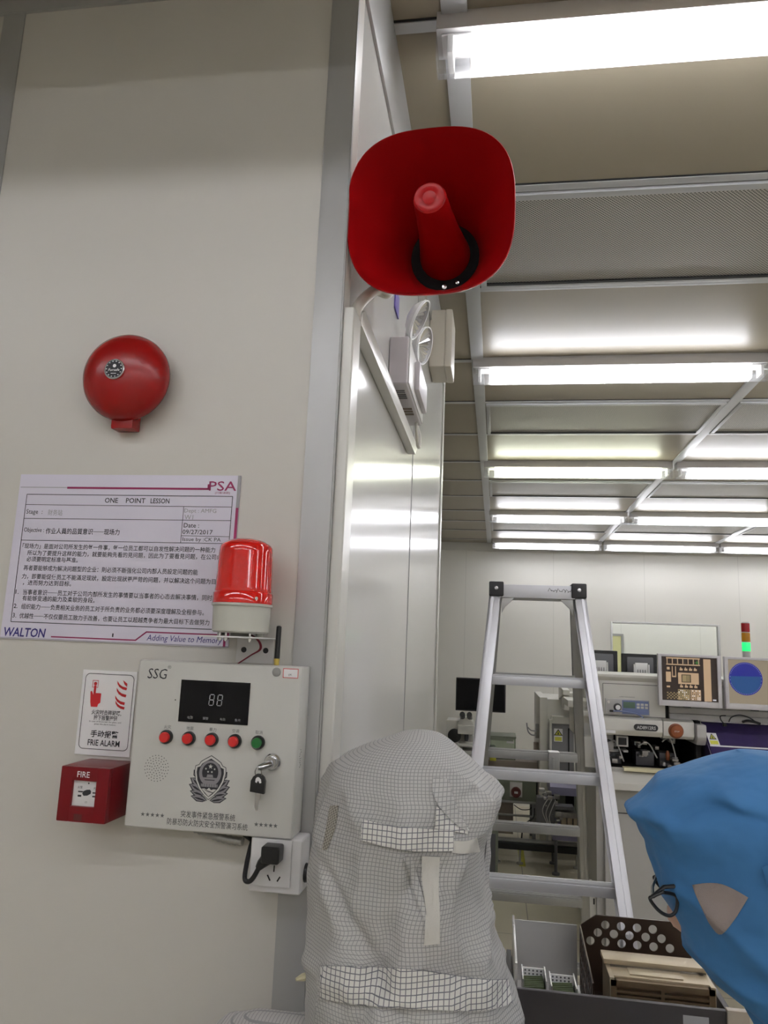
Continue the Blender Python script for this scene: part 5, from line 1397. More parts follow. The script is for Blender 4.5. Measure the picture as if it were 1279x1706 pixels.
for x in (0.05, 0.495):
    for y in (1.76, 2.065):
        b = new(); lathe(b, [(0.04, -0.012), (0.042, 0), (0.04, 0.012)], (x - 0.0, y, 0.042), (1, 0, 0), 20); box(b, (x - 0.018, x + 0.018), (y - 0.02, y + 0.02), (0.06, 0.105)); t.part('caster', b, 'dark_grey')
t = Thing('steel_tray', 'shiny stainless steel tray lying in the cart left of the brown magazine', 'tray', (0.12, 1.97, 0.891))
b = new(); box(b, (0.050, 0.208), (1.775, 2.065), (0.8905, 0.896), 0.001); prism_x(b, [(2.062, 0.8905), (2.067, 0.8905), (2.078, 1.030), (2.073, 1.030)], 0.050, 0.208, 0); t.part('sheet', b, 'steel')
b = new(); box(b, (0.0485, 0.0535), (1.775, 2.075), (0.8905, 1.040), 0.001); t.part('side_lip', b, 'steel')
for k, (x0, x1, lab) in enumerate(((0.065, 0.118, 'small perforated magazine with green inserts next to the tray edge'), (0.126, 0.182, 'small perforated magazine with green inserts next to the brown rack'))):
    q = Thing('small_magazine', lab, 'magazine', ((x0 + x1) / 2, 1.84, 0.897), 'small magazines in the steel tray')
    for x in (x0, x1 - 0.003):
        b = new(); box(b, (x, x + 0.003), (1.800, 1.880), (0.8965, 1.000 - 0.008 * k), 0.0005); q.part('side_plate', b, 'steel')
    b = new(); box(b, (x0 + 0.004, x1 - 0.004), (1.805, 1.875), (0.8965, 0.978 - 0.008 * k), 0.002)
    for i in range(7):
        bar(b, (x0 + 0.006, 1.808 + 0.009 * i, 0.979 - 0.008 * k), (x1 - 0.006, 1.808 + 0.009 * i, 0.982 - 0.008 * k), 0.004, 0.008, (0, 1, 0))
    q.part('insert', b, 'green_stuff')
    b = new(); box(b, (x0 + 0.003, x1 - 0.003), (1.877, 1.880), (0.8965, 0.995 - 0.008 * k))
    for i in range(5):
        for j in range(2):
            disc(b, x0 + 0.009 + 0.0088 * i, 0.990 - 0.008 * k - 0.007 * j, 0.0022, 1.8766, 8, 1)
    q.part('back_plate', b, ['sign', 'dark_grey'], smooth=False)

# perforated rack
def holed_plate(b, outline, holes, y0, y1):
    """plate in X,Z with round holes: the outline and the circles are filled as one face"""
    tb = bmesh.new()
    def loop(P, y):
        V = [tb.verts.new((x, y, z)) for x, z in P]
        return V, [tb.edges.new((V[i], V[(i + 1) % len(V)])) for i in range(len(V))]
    loops = [outline] + [[(cx + r * math.cos(2 * PI * i / 20), cz + r * math.sin(2 * PI * i / 20)) for i in range(20)] for cx, cz, r in holes]
    E = []
    for P in loops:
        E += loop(P, y0)[1]
    bmesh.ops.triangle_fill(tb, use_beauty=True, use_dissolve=False, edges=E)
    r = bmesh.ops.extrude_face_region(tb, geom=list(tb.faces))
    for v in [g for g in r['geom'] if isinstance(g, bmesh.types.BMVert)]:
        v.co.y = y1
    bmesh.ops.recalc_face_normals(tb, faces=list(tb.faces))
    merge(b, tb)
t = Thing('magazine_rack', 'dark bronze rack with round holed back plate standing in the cart', 'rack', (0.34, 1.98, 0.891))
b = new()
out = [(0.214, 0.893), (0.474, 0.893), (0.474, 1.040), (0.450, 1.066), (0.252, 1.066), (0.214, 1.040)]
hl = []
for z, xs in ((1.045, (0.274, 0.311, 0.349, 0.386)), (1.026, (0.256, 0.294, 0.331, 0.369, 0.406)), (1.006, (0.238, 0.274, 0.312, 0.349, 0.387, 0.425))):
    for x in xs:
        hl.append((x, z, 0.0100))
holed_plate(b, out, hl, 2.048, 2.052)
t.part('back_plate', b, 'bronze', ang=0.5)
b = new()
n_ = 9
for i in range(n_ + 1):
    y = 1.80 + (2.046 - 1.80) * i / n_
    bar(b, (0.2135, y, 0.893), (0.2135, y, 1.035 - 0.030 * (1 - i / n_)), 0.010, 0.003, (0, 1, 0))
for z in (0.897, 0.935, 0.970):
    bar(b, (0.2135, 1.795, z), (0.2135, 2.048, z + 0.004), 0.012, 0.003, (0, 0, 1))
bar(b, (0.2135, 1.795, 1.003), (0.2135, 2.048, 1.034), 0.012, 0.003, (0, 0, 1))
t.part('side_grille', b, 'bronze')
b = new(); box(b, (0.216, 0.474), (1.795, 2.048), (0.891, 0.8935)); t.part('floor_plate', b, 'bronze', smooth=False)
# magazine inside the rack
t = Thing('strip_magazine', 'brown gold slotted magazine lying in the bronze rack', 'magazine', (0.36, 1.9, 0.894))
mx0, mx1, my0, my1, mz0, mz1 = 0.250, 0.4665, 1.810, 1.925, 0.896, 1.018
for x in (mx0, mx1 - 0.010):
    b = new(); box(b, (x, x + 0.010), (my0, my1), (mz0, mz1), 0.001); t.part('end_plate', b, 'gold')
b = new(); box(b, (mx0 + 0.008, mx1 - 0.008), (my0 + 0.012, my0 + 0.060), (mz1 - 0.010, mz1), 0.001); box(b, (mx0 - 0.004, mx1), (my0 + 0.066, my1 + 0.004), (mz1 + 0.002, mz1 + 0.012), 0.0015); box(b, (mx0 + 0.045, mx1 - 0.060), (my0 + 0.022, my0 + 0.056), (mz1, mz1 + 0.0025), 0.0005); t.part('top_plate', b, 'gold')
b = new()
box(b, (mx0 + 0.010, mx1 - 0.010), (my0 + 0.012, my1 - 0.01), (mz0, mz1 - 0.012))
t.part('core', b, 'gold_dark', smooth=False)
b = new()
for i in range(9):
    z = mz0 + 0.008 + 0.0105 * i
    box(b, (mx0 + 0.010, mx1 - 0.010), (my0 + 0.002, my0 + 0.014), (z, z + 0.0055), 0.0008)
box(b, (mx0 + 0.105, mx0 + 0.113), (my0 + 0.001, my0 + 0.014), (mz0, mz1 - 0.01))
box(b, (mx0 + 0.002, mx0 + 0.014), (my0 - 0.001, my0 + 0.014), (mz0, mz1 - 0.004)); box(b, (mx1 - 0.014, mx1 - 0.002), (my0 - 0.001, my0 + 0.014), (mz0, mz1 - 0.004)); box(b, (mx0 + 0.002, mx1 - 0.002), (my0 - 0.001, my0 + 0.014), (mz1 - 0.016, mz1 - 0.004))
t.part('slot_ribs', b, 'gold_dark')

# ------------------------------------------------------------------ people
def sphere(bm, c, r, sx=1, sy=1, sz=1, sub=2):
    tb = bmesh.new()
    bmesh.ops.create_icosphere(tb, subdivisions=sub, radius=1.0)
    for v in tb.verts:
        v.co = Vector((c[0] + v.co.x * r * sx, c[1] + v.co.y * r * sy, c[2] + v.co.z * r * sz))
    merge(bm, tb)

def limb(bm, pts, rad, seg=16):
    """tapered limb with round ends through the joints"""
    tube(bm, pts, rad, seg)
    for p, r in zip(pts, rad):
        sphere(bm, p, r)

def hand(bm, wrist, d, nrm, side, curl=0.35, s=1.0):
    """palm, four unequal bent fingers and a thumb leaving the side of the palm"""
    d = Vector(d).normalized(); nrm = Vector(nrm); nrm = (nrm - d * nrm.dot(d)).normalized()
    lat = d.cross(nrm) * side
    w = Vector(wrist)
    for k in range(4):
        o = lat * (0.030 - 0.020 * k) * s
        limb(bm, [w + o * 0.6 + d * 0.012 * s, w + o + d * 0.085 * s], [0.014 * s, 0.0115 * s], 10)
        L = (0.070, 0.080, 0.074, 0.058)[k] * s
        p = w + o + d * 0.088 * s
        dirv = d.copy(); pts = [p]
        for q in range(3):
            a = curl * (0.6 + 0.5 * q)
            dirv = (d * math.cos(a) + nrm * math.sin(a)).normalized()
            p = p + dirv * L * (0.45, 0.32, 0.25)[q]
            pts.append(p)
        limb(bm, pts, [0.0095 * s, 0.0088 * s, 0.0080 * s, 0.0070 * s], 10)
    b0 = w + lat * 0.030 * s + d * 0.025 * s
    limb(bm, [w + d * 0.015 * s, b0 + lat * 0.008 * s, b0 + lat * 0.030 * s + d * 0.030 * s + nrm * 0.010 * s, b0 + lat * 0.036 * s + d * 0.058 * s + nrm * 0.020 * s], [0.016 * s, 0.014 * s, 0.011 * s, 0.0085 * s], 10)

def head(bm, c, f, u, s=1.0):
    """skull with brow, eye sockets, nose, lips, chin and ears"""
    f = Vector(f).normalized(); u = Vector(u); u = (u - f * u.dot(f)).normalized(); r = f.cross(u)
    c = Vector(c)
    tb = bmesh.new()
    bmesh.ops.create_icosphere(tb, subdivisions=5, radius=1.0)
    def g(a, b0, w): return math.exp(-((a - b0) / w) ** 2)
    for v in tb.verts:
        x, y, z = v.co.x, v.co.y, v.co.z          # x side, y front, z up
        k = 1.0 - 0.18 * max(0, -z) ** 1.5
        p = Vector((x * 0.073 * k, y * 0.092, z * 0.112))
        if y > 0:
            p.y += 0.022 * g(x, 0, 0.13) * g(z, -0.18, 0.20) * y           # nose
            p.y += 0.006 * g(x, 0, 0.30) * g(z, -0.52, 0.10)               # lips
            p.y -= 0.003 * g(x, 0, 0.30) * g(z, -0.535, 0.03)
            p.y += 0.008 * g(x, 0, 0.25) * g(z, -0.80, 0.14)               # chin
            p.y -= 0.009 * (g(x, 0.38, 0.16) + g(x, -0.38, 0.16)) * g(z, 0.04, 0.12)   # eye sockets
            p.y += 0.004 * (g(x, 0.38, 0.09) + g(x, -0.38, 0.09)) * g(z, 0.04, 0.06)   # eyelids
            p.y += 0.004 * g(abs(x), 0.36, 0.22) * g(z, 0.20, 0.08)        # brow
        p.x += math.copysign(0.010, x) * g(y, -0.05, 0.14) * g(z, -0.08, 0.22) * (abs(x) > 0.8)   # ears
        v.co = c + (r * p.x + f * p.y + u * p.z) * s
    merge(bm, tb)

def fuse(bm, voxel):
    """one continuous surface"""
    me = bpy.data.meshes.new('body'); bm.to_mesh(me); bm.free()
    o = bpy.data.objects.new('body', me); COL.objects.link(o)
    md = o.modifiers.new('remesh', 'REMESH'); md.mode = 'VOXEL'; md.voxel_size = voxel; md.use_smooth_shade = True
    sm = o.modifiers.new('smooth', 'SMOOTH'); sm.factor = 0.5; sm.iterations = 4
    dg = bpy.context.evaluated_depsgraph_get()
    m2 = bpy.data.meshes.new_from_object(o.evaluated_get(dg))
    bpy.data.objects.remove(o); bpy.data.meshes.remove(me)
    out = bmesh.new(); out.from_mesh(m2); bpy.data.meshes.remove(m2)
    return out

def cat(P, t):
    n = len(P) - 1
    x = max(0.0, min(n - 1e-6, t)); i = int(x); q = x - i
    a, b, c, d = P[max(i - 1, 0)], P[i], P[i + 1], P[min(i + 2, n)]
    return [0.5 * (2 * b[k] + (c[k] - a[k]) * q + (2 * a[k] - 5 * b[k] + 4 * c[k] - d[k]) * q * q + (3 * b[k] - a[k] - 3 * c[k] + d[k]) * q ** 3) for k in range(len(b))]

def hood(rows, seg=128, sub=7, n_exp=2.2, fold=None, open_dir=None, open_half=0.6, open_z=(0, 0)):
    """rows of (z, left x, right x, centre y, half depth), from the crown down; returns a bmesh with a cloth UV map"""
    bm = bmesh.new()
    uvl = bm.loops.layers.uv.new('UVMap')
    rings, uvs = [], []
    N = (len(rows) - 1) * sub
    vlen = 0.0; prev = None
    for i in range(N + 1):
        z, xl, xr, yc, yh = cat(rows, i / sub)
        ring, uv = [], []
        cx, hx = (xl + xr) / 2, (xr - xl) / 2
        pts = []
        for k in range(seg + 1):
            a = 2 * PI * k / seg - PI            # a = 0 faces the camera
            c, s_ = math.sin(a), -math.cos(a)
            px = cx + hx * math.copysign(abs(c) ** (2 / n_exp), c)
            py = yc + yh * math.copysign(abs(s_) ** (2 / n_exp), s_)
            p = Vector((px, py, z))
            if fold:
                nn = Vector((c / max(hx, 0.01), s_ / max(yh, 0.01), 0)).normalized()
                p += nn * fold(p, a, z)
            pts.append(p)
        if prev is not None:
            vlen += (pts[seg // 2] - prev).length if i else 0
        prev = pts[seg // 2]
        arc = [0.0]
        for k in range(1, seg + 1):
            arc.append(arc[-1] + (pts[k] - pts[k - 1]).length)
        mid = arc[seg // 2]
        rings.append([bm.verts.new(p) for p in pts[:-1]])
        uvs.append([(a_ - mid, vlen) for a_ in arc])
    for i in range(N):
        for k in range(seg):
            k2 = (k + 1) % seg
            vv = (rings[i][k], rings[i][k2], rings[i + 1][k2], rings[i + 1][k])
            ctr = sum((v.co for v in vv), Vector()) / 4
            if open_dir is not None and open_z[0] < ctr.z < open_z[1]:
                z, xl, xr, yc, yh = cat(rows, i / sub)
                dv = Vector((ctr.x - (xl + xr) / 2, ctr.y - yc)).normalized()
                if dv.dot(Vector(open_dir).normalized()) > math.cos(open_half):
                    continue
            f = bm.faces.new(vv)
            for lp, (ii, kk) in zip(f.loops, ((i, k), (i, k + 1), (i + 1, k + 1), (i + 1, k))):
                lp[uvl].uv = uvs[ii][kk]
    # crown
    top = bm.verts.new(sum((v.co for v in rings[0]), Vector()) / seg + Vector((0, 0, 0.0008)))
    for k in range(seg):
        f = bm.faces.new((top, rings[0][(k + 1) % seg], rings[0][k]))
        for lp, q in zip(f.loops, ((0, -0.01), uvs[0][k + 1], uvs[0][k])):
            lp[uvl].uv = q
    bmesh.ops.recalc_face_normals(bm, faces=list(bm.faces))
    return bm

def drape(tree, quad_rows, lift, n=14, m=8, thick=0.0012, y_from=0.3):
    """a strip of cloth laid on the hood: two edge lines in X,Z are joined and dropped on the surface below"""
    A, B = quad_rows
    bm = bmesh.new(); uvl = bm.loops.layers.uv.new('UVMap')
    def on(L, t):
        return cat([(a, b) for a, b in L], t * (len(L) - 1))
    G = []
    for i in range(n + 1):
        row = []
        a, b = on(A, i / n), on(B, i / n)
        for j in range(m + 1):
            x = a[0] + (b[0] - a[0]) * j / m; z = a[1] + (b[1] - a[1]) * j / m
            o = Vector((0, 0, 1.70)); tgt = Vector((x, 0.77, z)); d = (tgt - o).normalized()
            hit = tree.ray_cast(o, d)
            if hit[0] is None:
                p = tgt
            else:
                p = hit[0] - d * lift
            row.append(p)
        G.append(row)
    for lay in (0, 1):
        V = [[bm.verts.new(p + Vector((0, thick * lay, 0))) for p in row] for row in G]
        for i in range(n):
            for j in range(m):
                f = bm.faces.new((V[i][j], V[i + 1][j], V[i + 1][j + 1], V[i][j + 1]))
                for lp, (ii, jj) in zip(f.loops, ((i, j), (i + 1, j), (i + 1, j + 1), (i, j + 1))):
                    q = G[ii][jj]; lp[uvl].uv = (q.x, q.z)
        if lay == 0:
            V0 = V
    rim = [(i, 0) for i in range(n)] + [(n, j) for j in range(m)] + [(i, m) for i in range(n, 0, -1)] + [(0, j) for j in range(m, 0, -1)]
    for q in range(len(rim)):
        i, j = rim[q]; i2, j2 = rim[(q + 1) % len(rim)]
        bm.faces.new((V0[i][j], V0[i2][j2], V[i2][j2], V[i][j]))
    bmesh.ops.recalc_face_normals(bm, faces=list(bm.faces))
    return bm

def zones(o, rule, mats):
    o.data.materials.clear()
    for m in mats:
        o.data.materials.append(M[m])
    for p in o.data.polygons:
        p.material_index = rule(p.center + o.location if o.parent is None else p.center + o.parent.location)

# --- person in the white grid suit, seen from behind
PW = Vector((-0.085, 0.84, 0))
wp = Thing('person', 'person in white grid cloth hooded suit seen from behind, facing away', 'person', (PW.x, PW.y, 0))
b = new()
def torso(bm, rows, seg=32):
    rings = []
    for x, y, z, hx, hy in rows:
        rings.append([bm.verts.new((x + hx * math.copysign(abs(math.cos(a)) ** 0.8, math.cos(a)), y + hy * math.copysign(abs(math.sin(a)) ** 0.8, math.sin(a)), z)) for a in [2 * PI * k / seg for k in range(seg)]])
    skin_rings(bm, rings)
torso(b, [(PW.x, PW.y, 0.80, 0.15, 0.105), (PW.x, PW.y, 0.90, 0.168, 0.112), (PW.x, PW.y, 1.00, 0.158, 0.106), (PW.x, PW.y, 1.10, 0.165, 0.106), (PW.x, PW.y, 1.20, 0.178, 0.104), (PW.x, PW.y, 1.27, 0.165, 0.092), (PW.x, PW.y, 1.305, 0.125, 0.075)])
limb(b, [(PW.x, PW.y + 0.01, 1.28), (PW.x, PW.y + 0.01, 1.42)], [0.060, 0.054], 20)
SHZ = 1.247
for sd in (-1, 1):
    limb(b, [(PW.x, PW.y, SHZ + 0.004), (PW.x + sd * 0.168, PW.y, SHZ)], [0.062, 0.066], 20)
    limb(b, [(PW.x + sd * 0.172, PW.y, SHZ - 0.005), (PW.x + sd * 0.205, PW.y - 0.015, 1.01), (PW.x + sd * 0.195, PW.y - 0.075, 0.80)], [0.066, 0.050, 0.040], 18)
    hand(b, (PW.x + sd * 0.195, PW.y - 0.078, 0.79), (0, -0.22, -1), (-sd, 0, 0), 1 if sd > 0 else 1, 0.4)
    limb(b, [(PW.x + sd * 0.085, PW.y, 0.84), (PW.x + sd * 0.092, PW.y + 0.01, 0.47), (PW.x + sd * 0.095, PW.y - 0.015, 0.09)], [0.094, 0.070, 0.056], 20)
    limb(b, [(PW.x + sd * 0.095, PW.y - 0.035, 0.050), (PW.x + sd * 0.102, PW.y + 0.135, 0.042)], [0.048, 0.040], 18)
head(b, (PW.x - 0.003, PW.y + 0.025, 1.495), (0.42, 0.90, -0.05), (0, 0, 1), 0.97)
for v in b.verts:
    if v.co.z < 0.002: v.co.z = 0.002
wb = wp.part('body', fuse(b, 0.006), 'cloth_body', ang=3.0)
zones(wb, lambda c: 1 if c.z > 1.36 else (2 if c.z < 0.80 and abs(c.x - PW.x) > 0.15 else (3 if c.z < 0.11 else 0)), ['cloth_body', 'skin', 'glove', 'boot'])
def hair(c, f, r):
    hb_ = bmesh.new()
    bmesh.ops.create_icosphere(hb_, subdivisions=4, radius=1.0)
    fv = Vector(f).normalized()
    for v in list(hb_.verts):
        if v.co.dot(fv) > 0.45 or v.co.z < -0.75:
            hb_.verts.remove(v)
        else:
            k = 1 + 0.02 * noise.noise(v.co * 9)
            v.co = Vector(c) + Vector((v.co.x * r[0], v.co.y * r[1], v.co.z * r[2])) * k
    return hb_
wp.part('hair', hair((PW.x - 0.005, PW.y + 0.020, 1.502), (0.42, 0.90, 0), (0.083, 0.096, 0.104)), 'hair', ang=2.0, label='black hair under the hood')
WROWS = [(1.6085, -0.0900, -0.0800, 0.862, 0.006), (1.606, -0.1030, -0.0640, 0.862, 0.032), (1.601, -0.1150, -0.0535, 0.862, 0.050), (1.592, -0.1380, -0.0410, 0.862, 0.068), (1.577, -0.1660, -0.0235, 0.862, 0.086), (1.560, -0.1807, -0.0060, 0.863, 0.098), (1.546, -0.1850, 0.0055, 0.864, 0.105),
         (1.530, -0.1875, 0.0015, 0.864, 0.110), (1.510, -0.1898, -0.0055, 0.864, 0.113), (1.490, -0.1918, -0.0091, 0.863, 0.113), (1.470, -0.1935, -0.0080, 0.861, 0.112), (1.445, -0.1948, -0.0072, 0.858, 0.112), (1.420, -0.1943, -0.0011, 0.856, 0.112), (1.395, -0.1937, 0.0077, 0.852, 0.113),
         (1.370, -0.1909, 0.0171, 0.848, 0.114), (1.345, -0.1879, 0.0252, 0.845, 0.115), (1.318, -0.1890, 0.0300, 0.843, 0.112), (1.290, -0.1950, 0.0320, 0.842, 0.106)]
def wfold(p, a, z):
    q = Vector((p.x * 9, p.y * 9, p.z * 6))
    w = min(1.0, max(0.0, (1.60 - z) / 0.05)) * min(1.0, max(0.25, (z - 1.31) / 0.05))
    f = 0.0060 * noise.noise(q * 1.7 + Vector((3, 1, 0))) + 0.0034 * noise.noise(q * 4.5) + 0.0016 * noise.noise(q * 9)
    f += 0.0085 * (1 - abs(noise.noise(Vector((p.x * 15, p.y * 15, p.z * 7)) + Vector((5, 0, 2))))) ** 5
    # gathered folds running down from the strap and to the nape
    t1 = (p.x + 0.085) + (1.46 - z) * 0.35
    t2 = (p.x + 0.040) - (1.46 - z) * 0.25
    if z < 1.505:
        k = min(1, (1.505 - z) / 0.03)
        f -= k * 0.0120 * math.exp(-(t1 / 0.010) ** 2) + k * 0.0085 * math.exp(-(t2 / 0.010) ** 2)
        f += k * 0.0060 * math.exp(-((t1 - 0.030) / 0.016) ** 2)
        f -= k * 0.0080 * math.exp(-((p.x + 0.150 - (1.46 - z) * 0.8) / 0.010) ** 2)
    if 1.50 < z < 1.60:
        t3 = (p.x + 0.020) + (1.56 - z) * 0.9
        f -= 0.0060 * math.exp(-(t3 / 0.010) ** 2) * math.exp(-((z - 1.55) / 0.03) ** 2)
    f += 0.003 * math.exp(-((z - 1.385) / 0.006) ** 2)
    return f * w
hb = hood(WROWS, fold=wfold, open_dir=(0.42, 0.90), open_half=0.62, open_z=(1.425, 1.555))
wtree = BVHTree.FromBMesh(hb)
wh = wp.part('hood', hb, 'cloth_white', ang=1.2, label='white hood with fine dark grid')
def wpatch(name, A, B, lift, m='cloth_patch', n=14, mm=6, label=None):
    wp.part(name, drape(wtree, (A, B), lift, n, mm), m, wh, ang=0.9, label=label)
wpatch('strap', [(-0.1290, 1.5300), (-0.1050, 1.5265), (-0.0740, 1.5255), (-0.0390, 1.5262)], [(-0.1300, 1.5105), (-0.1050, 1.5060), (-0.0740, 1.5040), (-0.0385, 1.5075)], 0.0045, n=20)
wpatch('tape', [(-0.0400, 1.5165), (-0.0280, 1.5170), (-0.0160, 1.5205)], [(-0.0400, 1.5055), (-0.0280, 1.5055), (-0.0130, 1.5085)], 0.0022, 'velcro')
wpatch('tape', [(-0.0690, 1.5000), (-0.0680, 1.4770), (-0.0640, 1.4520), (-0.0645, 1.4205)], [(-0.0515, 1.5005), (-0.0520, 1.4730), (-0.0500, 1.4480), (-0.0495, 1.4235)], 0.0022, 'velcro')
wpatch('strap', [(-0.0600, 1.5740), (-0.0600, 1.5600), (-0.0500, 1.5430), (-0.0310, 1.5280)], [(-0.0450, 1.5735), (-0.0400, 1.5580), (-0.0340, 1.5430), (-0.0230, 1.5262)], 0.0032, 'cloth_white')
wpatch('flap', [(-0.0560, 1.5470), (-0.0570, 1.5265)], [(-0.0250, 1.5300), (-0.0250, 1.5240)], 0.0022, 'cloth_patch')
wpatch('strap', [(-0.0880, 1.4990), (-0.0800, 1.4800), (-0.0730, 1.4610), (-0.0660, 1.4460)], [(-0.0780, 1.4985), (-0.0720, 1.4800), (-0.0660, 1.4620), (-0.0630, 1.4480)], 0.0030, 'cloth_white')
wpatch('collar_band', [(-0.1640, 1.3930), (-0.1230, 1.3965), (-0.0720, 1.3985), (-0.0110, 1.3965), (0.0150, 1.3990)], [(-0.1630, 1.3645), (-0.1215, 1.3630), (-0.0710, 1.3650), (-0.0100, 1.3700), (0.0190, 1.3790)], 0.0040, n=30)
wpatch('ear_mesh', [(-0.1630, 1.5400), (-0.1655, 1.5200), (-0.1685, 1.4980)], [(-0.1540, 1.5410), (-0.1560, 1.5200), (-0.1630, 1.4990)], 0.0016, 'mesh_window', label='beige mesh ear window')
b = new(); tube(b, [(-0.180, 0.83, 1.362), (-0.192, 0.82, 1.361), (-0.1985, 0.815, 1.3600)], [0.003, 0.004, 0.0015], 8); wp.part('loose_tag', b, 'cream', wh)

# --- person in the blue hood, leaning in from the right
PB = Vector((0.60, 0.87, 0))
bp_ = Thing('person', 'person in blue hood and dark glasses leaning in from the right edge', 'person', (PB.x, PB.y, 0))
b = new()
def lean(z):
    k = max(0.0, (z - 0.9) / 0.45)
    return PB.x - 0.20 * k ** 1.15
torso(b, [(lean(z), PB.y, z, hx, hy) for z, hx, hy in ((0.82, 0.11, 0.155), (0.92, 0.115, 0.168), (1.02, 0.108, 0.158), (1.12, 0.108, 0.165), (1.22, 0.105, 0.175), (1.29, 0.092, 0.160), (1.325, 0.075, 0.120))])
limb(b, [(lean(1.28), PB.y, 1.29), (0.325, 0.86, 1.42)], [0.062, 0.054], 20)
limb(b, [(0.40, 0.87, 1.275), (0.365, 0.705, 1.290)], [0.070, 0.074], 20)
limb(b, [(0.365, 0.700, 1.285), (0.385, 0.665, 1.04), (0.270, 0.780, 0.95)], [0.074, 0.052, 0.040], 18)
hand(b, (0.262, 0.790, 0.945), (-0.7, 0.7, -0.15), (0, 0, -1), -1, 0.5)
limb(b, [(0.40, 0.87, 1.275), (0.395, 1.040, 1.285)], [0.070, 0.070], 20)
limb(b, [(0.395, 1.045, 1.275), (0.41, 1.10, 1.04), (0.28, 1.06, 0.95)], [0.068, 0.052, 0.040], 18)
hand(b, (0.270, 1.058, 0.945), (-0.9, 0.3, -0.15), (0, 0, -1), 1, 0.5)
for sd in (-1, 1):
    limb(b, [(PB.x, PB.y + sd * 0.085, 0.84), (PB.x - 0.01, PB.y + sd * 0.095, 0.47), (PB.x + 0.01, PB.y + sd * 0.10, 0.09)], [0.094, 0.070, 0.056], 20)
    limb(b, [(PB.x + 0.03, PB.y + sd * 0.10, 0.050), (PB.x - 0.135, PB.y + sd * 0.108, 0.042)], [0.048, 0.040], 18)
BF = Vector((-0.84, 0.42, -0.36)).normalized()
head(b, (0.272, 0.866, 1.478), BF, (-0.30, 0.16, 0.93), 1.0)
for v in b.verts:
    if v.co.z < 0.002: v.co.z = 0.002
bb = bp_.part('body', fuse(b, 0.006), 'cloth_blue', ang=3.0)
def brule(c):
    if c.z > 1.385 and c.x < 0.37: return 1
    if c.z < 1.0 and c.x < 0.30 and c.z > 0.5: return 2
    return 3 if c.z < 0.11 else 0
zones(bb, brule, ['cloth_blue', 'skin', 'glove', 'boot'])
bp_.part('hair', hair((0.277, 0.864, 1.488), BF, (0.090, 0.080, 0.110)), 'hair', ang=2.0, label='black hair under the hood')
BROWS = [(1.6085, 0.2480, 0.2700, 0.850, 0.008), (1.606, 0.2450, 0.3000, 0.850, 0.034), (1.600, 0.2290, 0.3250, 0.850, 0.055), (1.590, 0.2051, 0.3450, 0.850, 0.072), (1.578, 0.1838, 0.3600, 0.850, 0.085), (1.563, 0.1660, 0.3720, 0.850, 0.094), (1.550, 0.1530, 0.3800, 0.850, 0.100), (1.5415, 0.1462, 0.3840, 0.850, 0.102),
         (1.530, 0.1500, 0.3880, 0.850, 0.104), (1.510, 0.1590, 0.3940, 0.850, 0.106), (1.490, 0.1646, 0.3980, 0.850, 0.107), (1.470, 0.1705, 0.4000, 0.850, 0.106), (1.450, 0.1800, 0.4010, 0.850, 0.104), (1.430, 0.1900, 0.4020, 0.850, 0.102), (1.410, 0.1985, 0.4030, 0.850, 0.100), (1.390, 0.2170, 0.4050, 0.850, 0.098),
         (1.370, 0.2370, 0.4100, 0.850, 0.100), (1.355, 0.2510, 0.4200, 0.850, 0.104), (1.335, 0.2700, 0.4400, 0.853, 0.108), (1.310, 0.2950, 0.4650, 0.856, 0.108)]
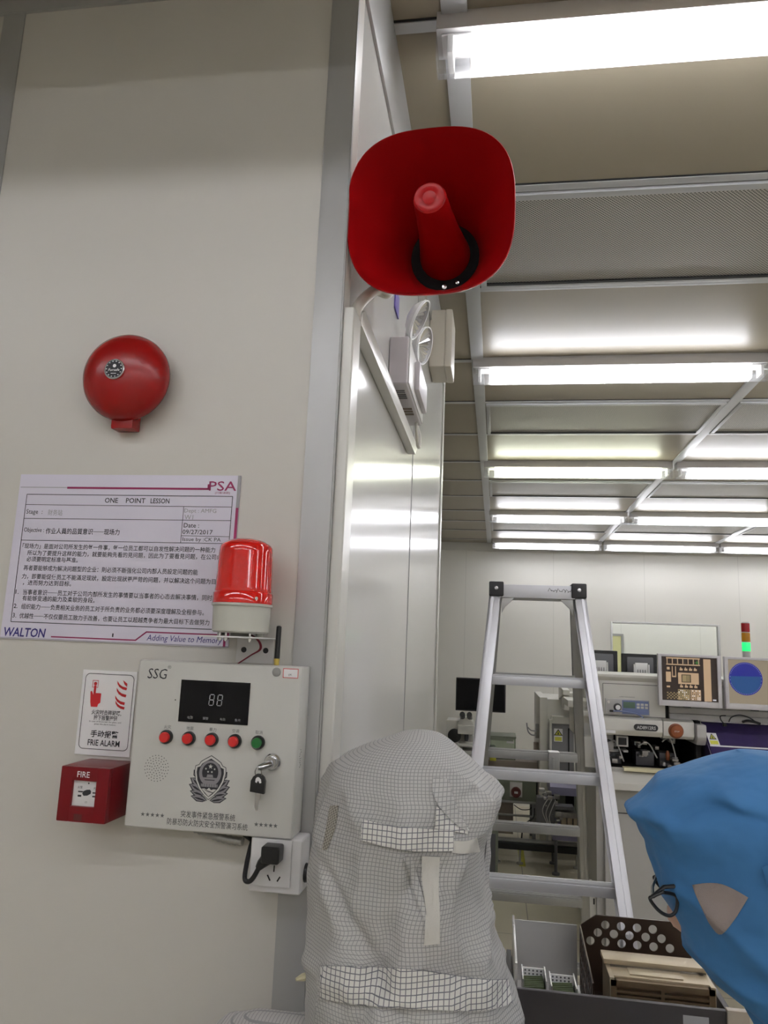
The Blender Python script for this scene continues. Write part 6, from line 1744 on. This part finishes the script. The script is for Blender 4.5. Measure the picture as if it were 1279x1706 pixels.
def bfold(p, a, z):
    q = Vector((p.x * 8, p.y * 8, p.z * 7))
    w = min(1.0, max(0.0, (1.605 - z) / 0.03))
    f = 0.0060 * noise.noise(q * 1.5 + Vector((7, 2, 1))) + 0.0034 * noise.noise(q * 4.0) + 0.0016 * noise.noise(q * 9)
    f += 0.0070 * (1 - abs(noise.noise(Vector((p.x * 9 + p.z * 5, p.y * 9, p.z * 13)) + Vector((1, 4, 2))))) ** 5
    t1 = (z - 1.562) - (p.x - 0.24) * 0.25 + 0.010 * math.sin(p.x * 55)
    f -= 0.0055 * math.exp(-(t1 / 0.006) ** 2) * (1 if p.x > 0.17 else 0.2)
    f += 0.0040 * math.exp(-((t1 - 0.012) / 0.009) ** 2)
    t2 = (z - 1.415) - (p.x - 0.20) * 0.15
    f -= 0.0060 * math.exp(-(t2 / 0.010) ** 2) * max(0, min(1, (p.x - 0.20) / 0.03))
    t3 = (z - 1.385) + (p.x - 0.25) * 0.25
    f += 0.0060 * math.exp(-(t3 / 0.012) ** 2) - 0.0065 * math.exp(-((t3 + 0.022) / 0.010) ** 2)
    return f * w
hb = hood(BROWS, fold=bfold, n_exp=2.15, open_dir=(-0.80, 0.60), open_half=0.50, open_z=(1.395, 1.525))
btree = BVHTree.FromBMesh(hb)
bh = bp_.part('hood', hb, 'cloth_blue', ang=1.2, label='blue cloth hood')
def bpatch(name, P, m, lift, label=None, par=bh, n=16, mm=12):
    bp_.part(name, drape(btree, P, lift, n, mm), m, par, ang=0.9, label=label)
bpatch('ear_window', ([(0.1810, 1.4945), (0.1930, 1.4972), (0.2060, 1.4975), (0.2180, 1.4935), (0.2290, 1.4880)], [(0.1830, 1.4880), (0.1890, 1.4745), (0.1960, 1.4610), (0.2050, 1.4550), (0.2190, 1.4720)]), 'ear_mesh', 0.0012, 'grey mesh ear window')
bpatch('strap', ([(0.2420, 1.5150), (0.2600, 1.5230)], [(0.2465, 1.4960), (0.2650, 1.5010)]), 'cloth_blue', 0.0040)
# glasses
gl = new()
def lens(dx, dy):
    P = [(0.1600, 0.797, 1.4790), (0.1505, 0.795, 1.4750), (0.1480, 0.796, 1.4722), (0.1535, 0.798, 1.4645), (0.1605, 0.801, 1.4588), (0.1680, 0.803, 1.4570), (0.1740, 0.806, 1.4620), (0.1740, 0.806, 1.4740)]
    return [Vector((x + dx, y + dy, z)) for x, y, z in P]
for dx, dy in ((0, 0), (0.018, 0.072)):
    L = lens(dx, dy)
    tube(gl, smooth_path(L + [L[0]], 5), 0.0017, 8)
tube(gl, [lens(0, 0)[1], Vector((0.157, 0.83, 1.474)), lens(0.018, 0.072)[1]], 0.0015, 8)
tube(gl, [lens(0, 0)[1], Vector((0.163, 0.805, 1.4815)), Vector((0.185, 0.805, 1.485)), Vector((0.250, 0.800, 1.488))], 0.0021, 8)
gp = bp_.part('glasses', gl, 'black', label='black framed glasses')
for dx, dy in ((0, 0), (0.018, 0.072)):
    gl = new(); poly(gl, lens(dx, dy)); bp_.part('lens', gl, 'clear', gp, smooth=False)
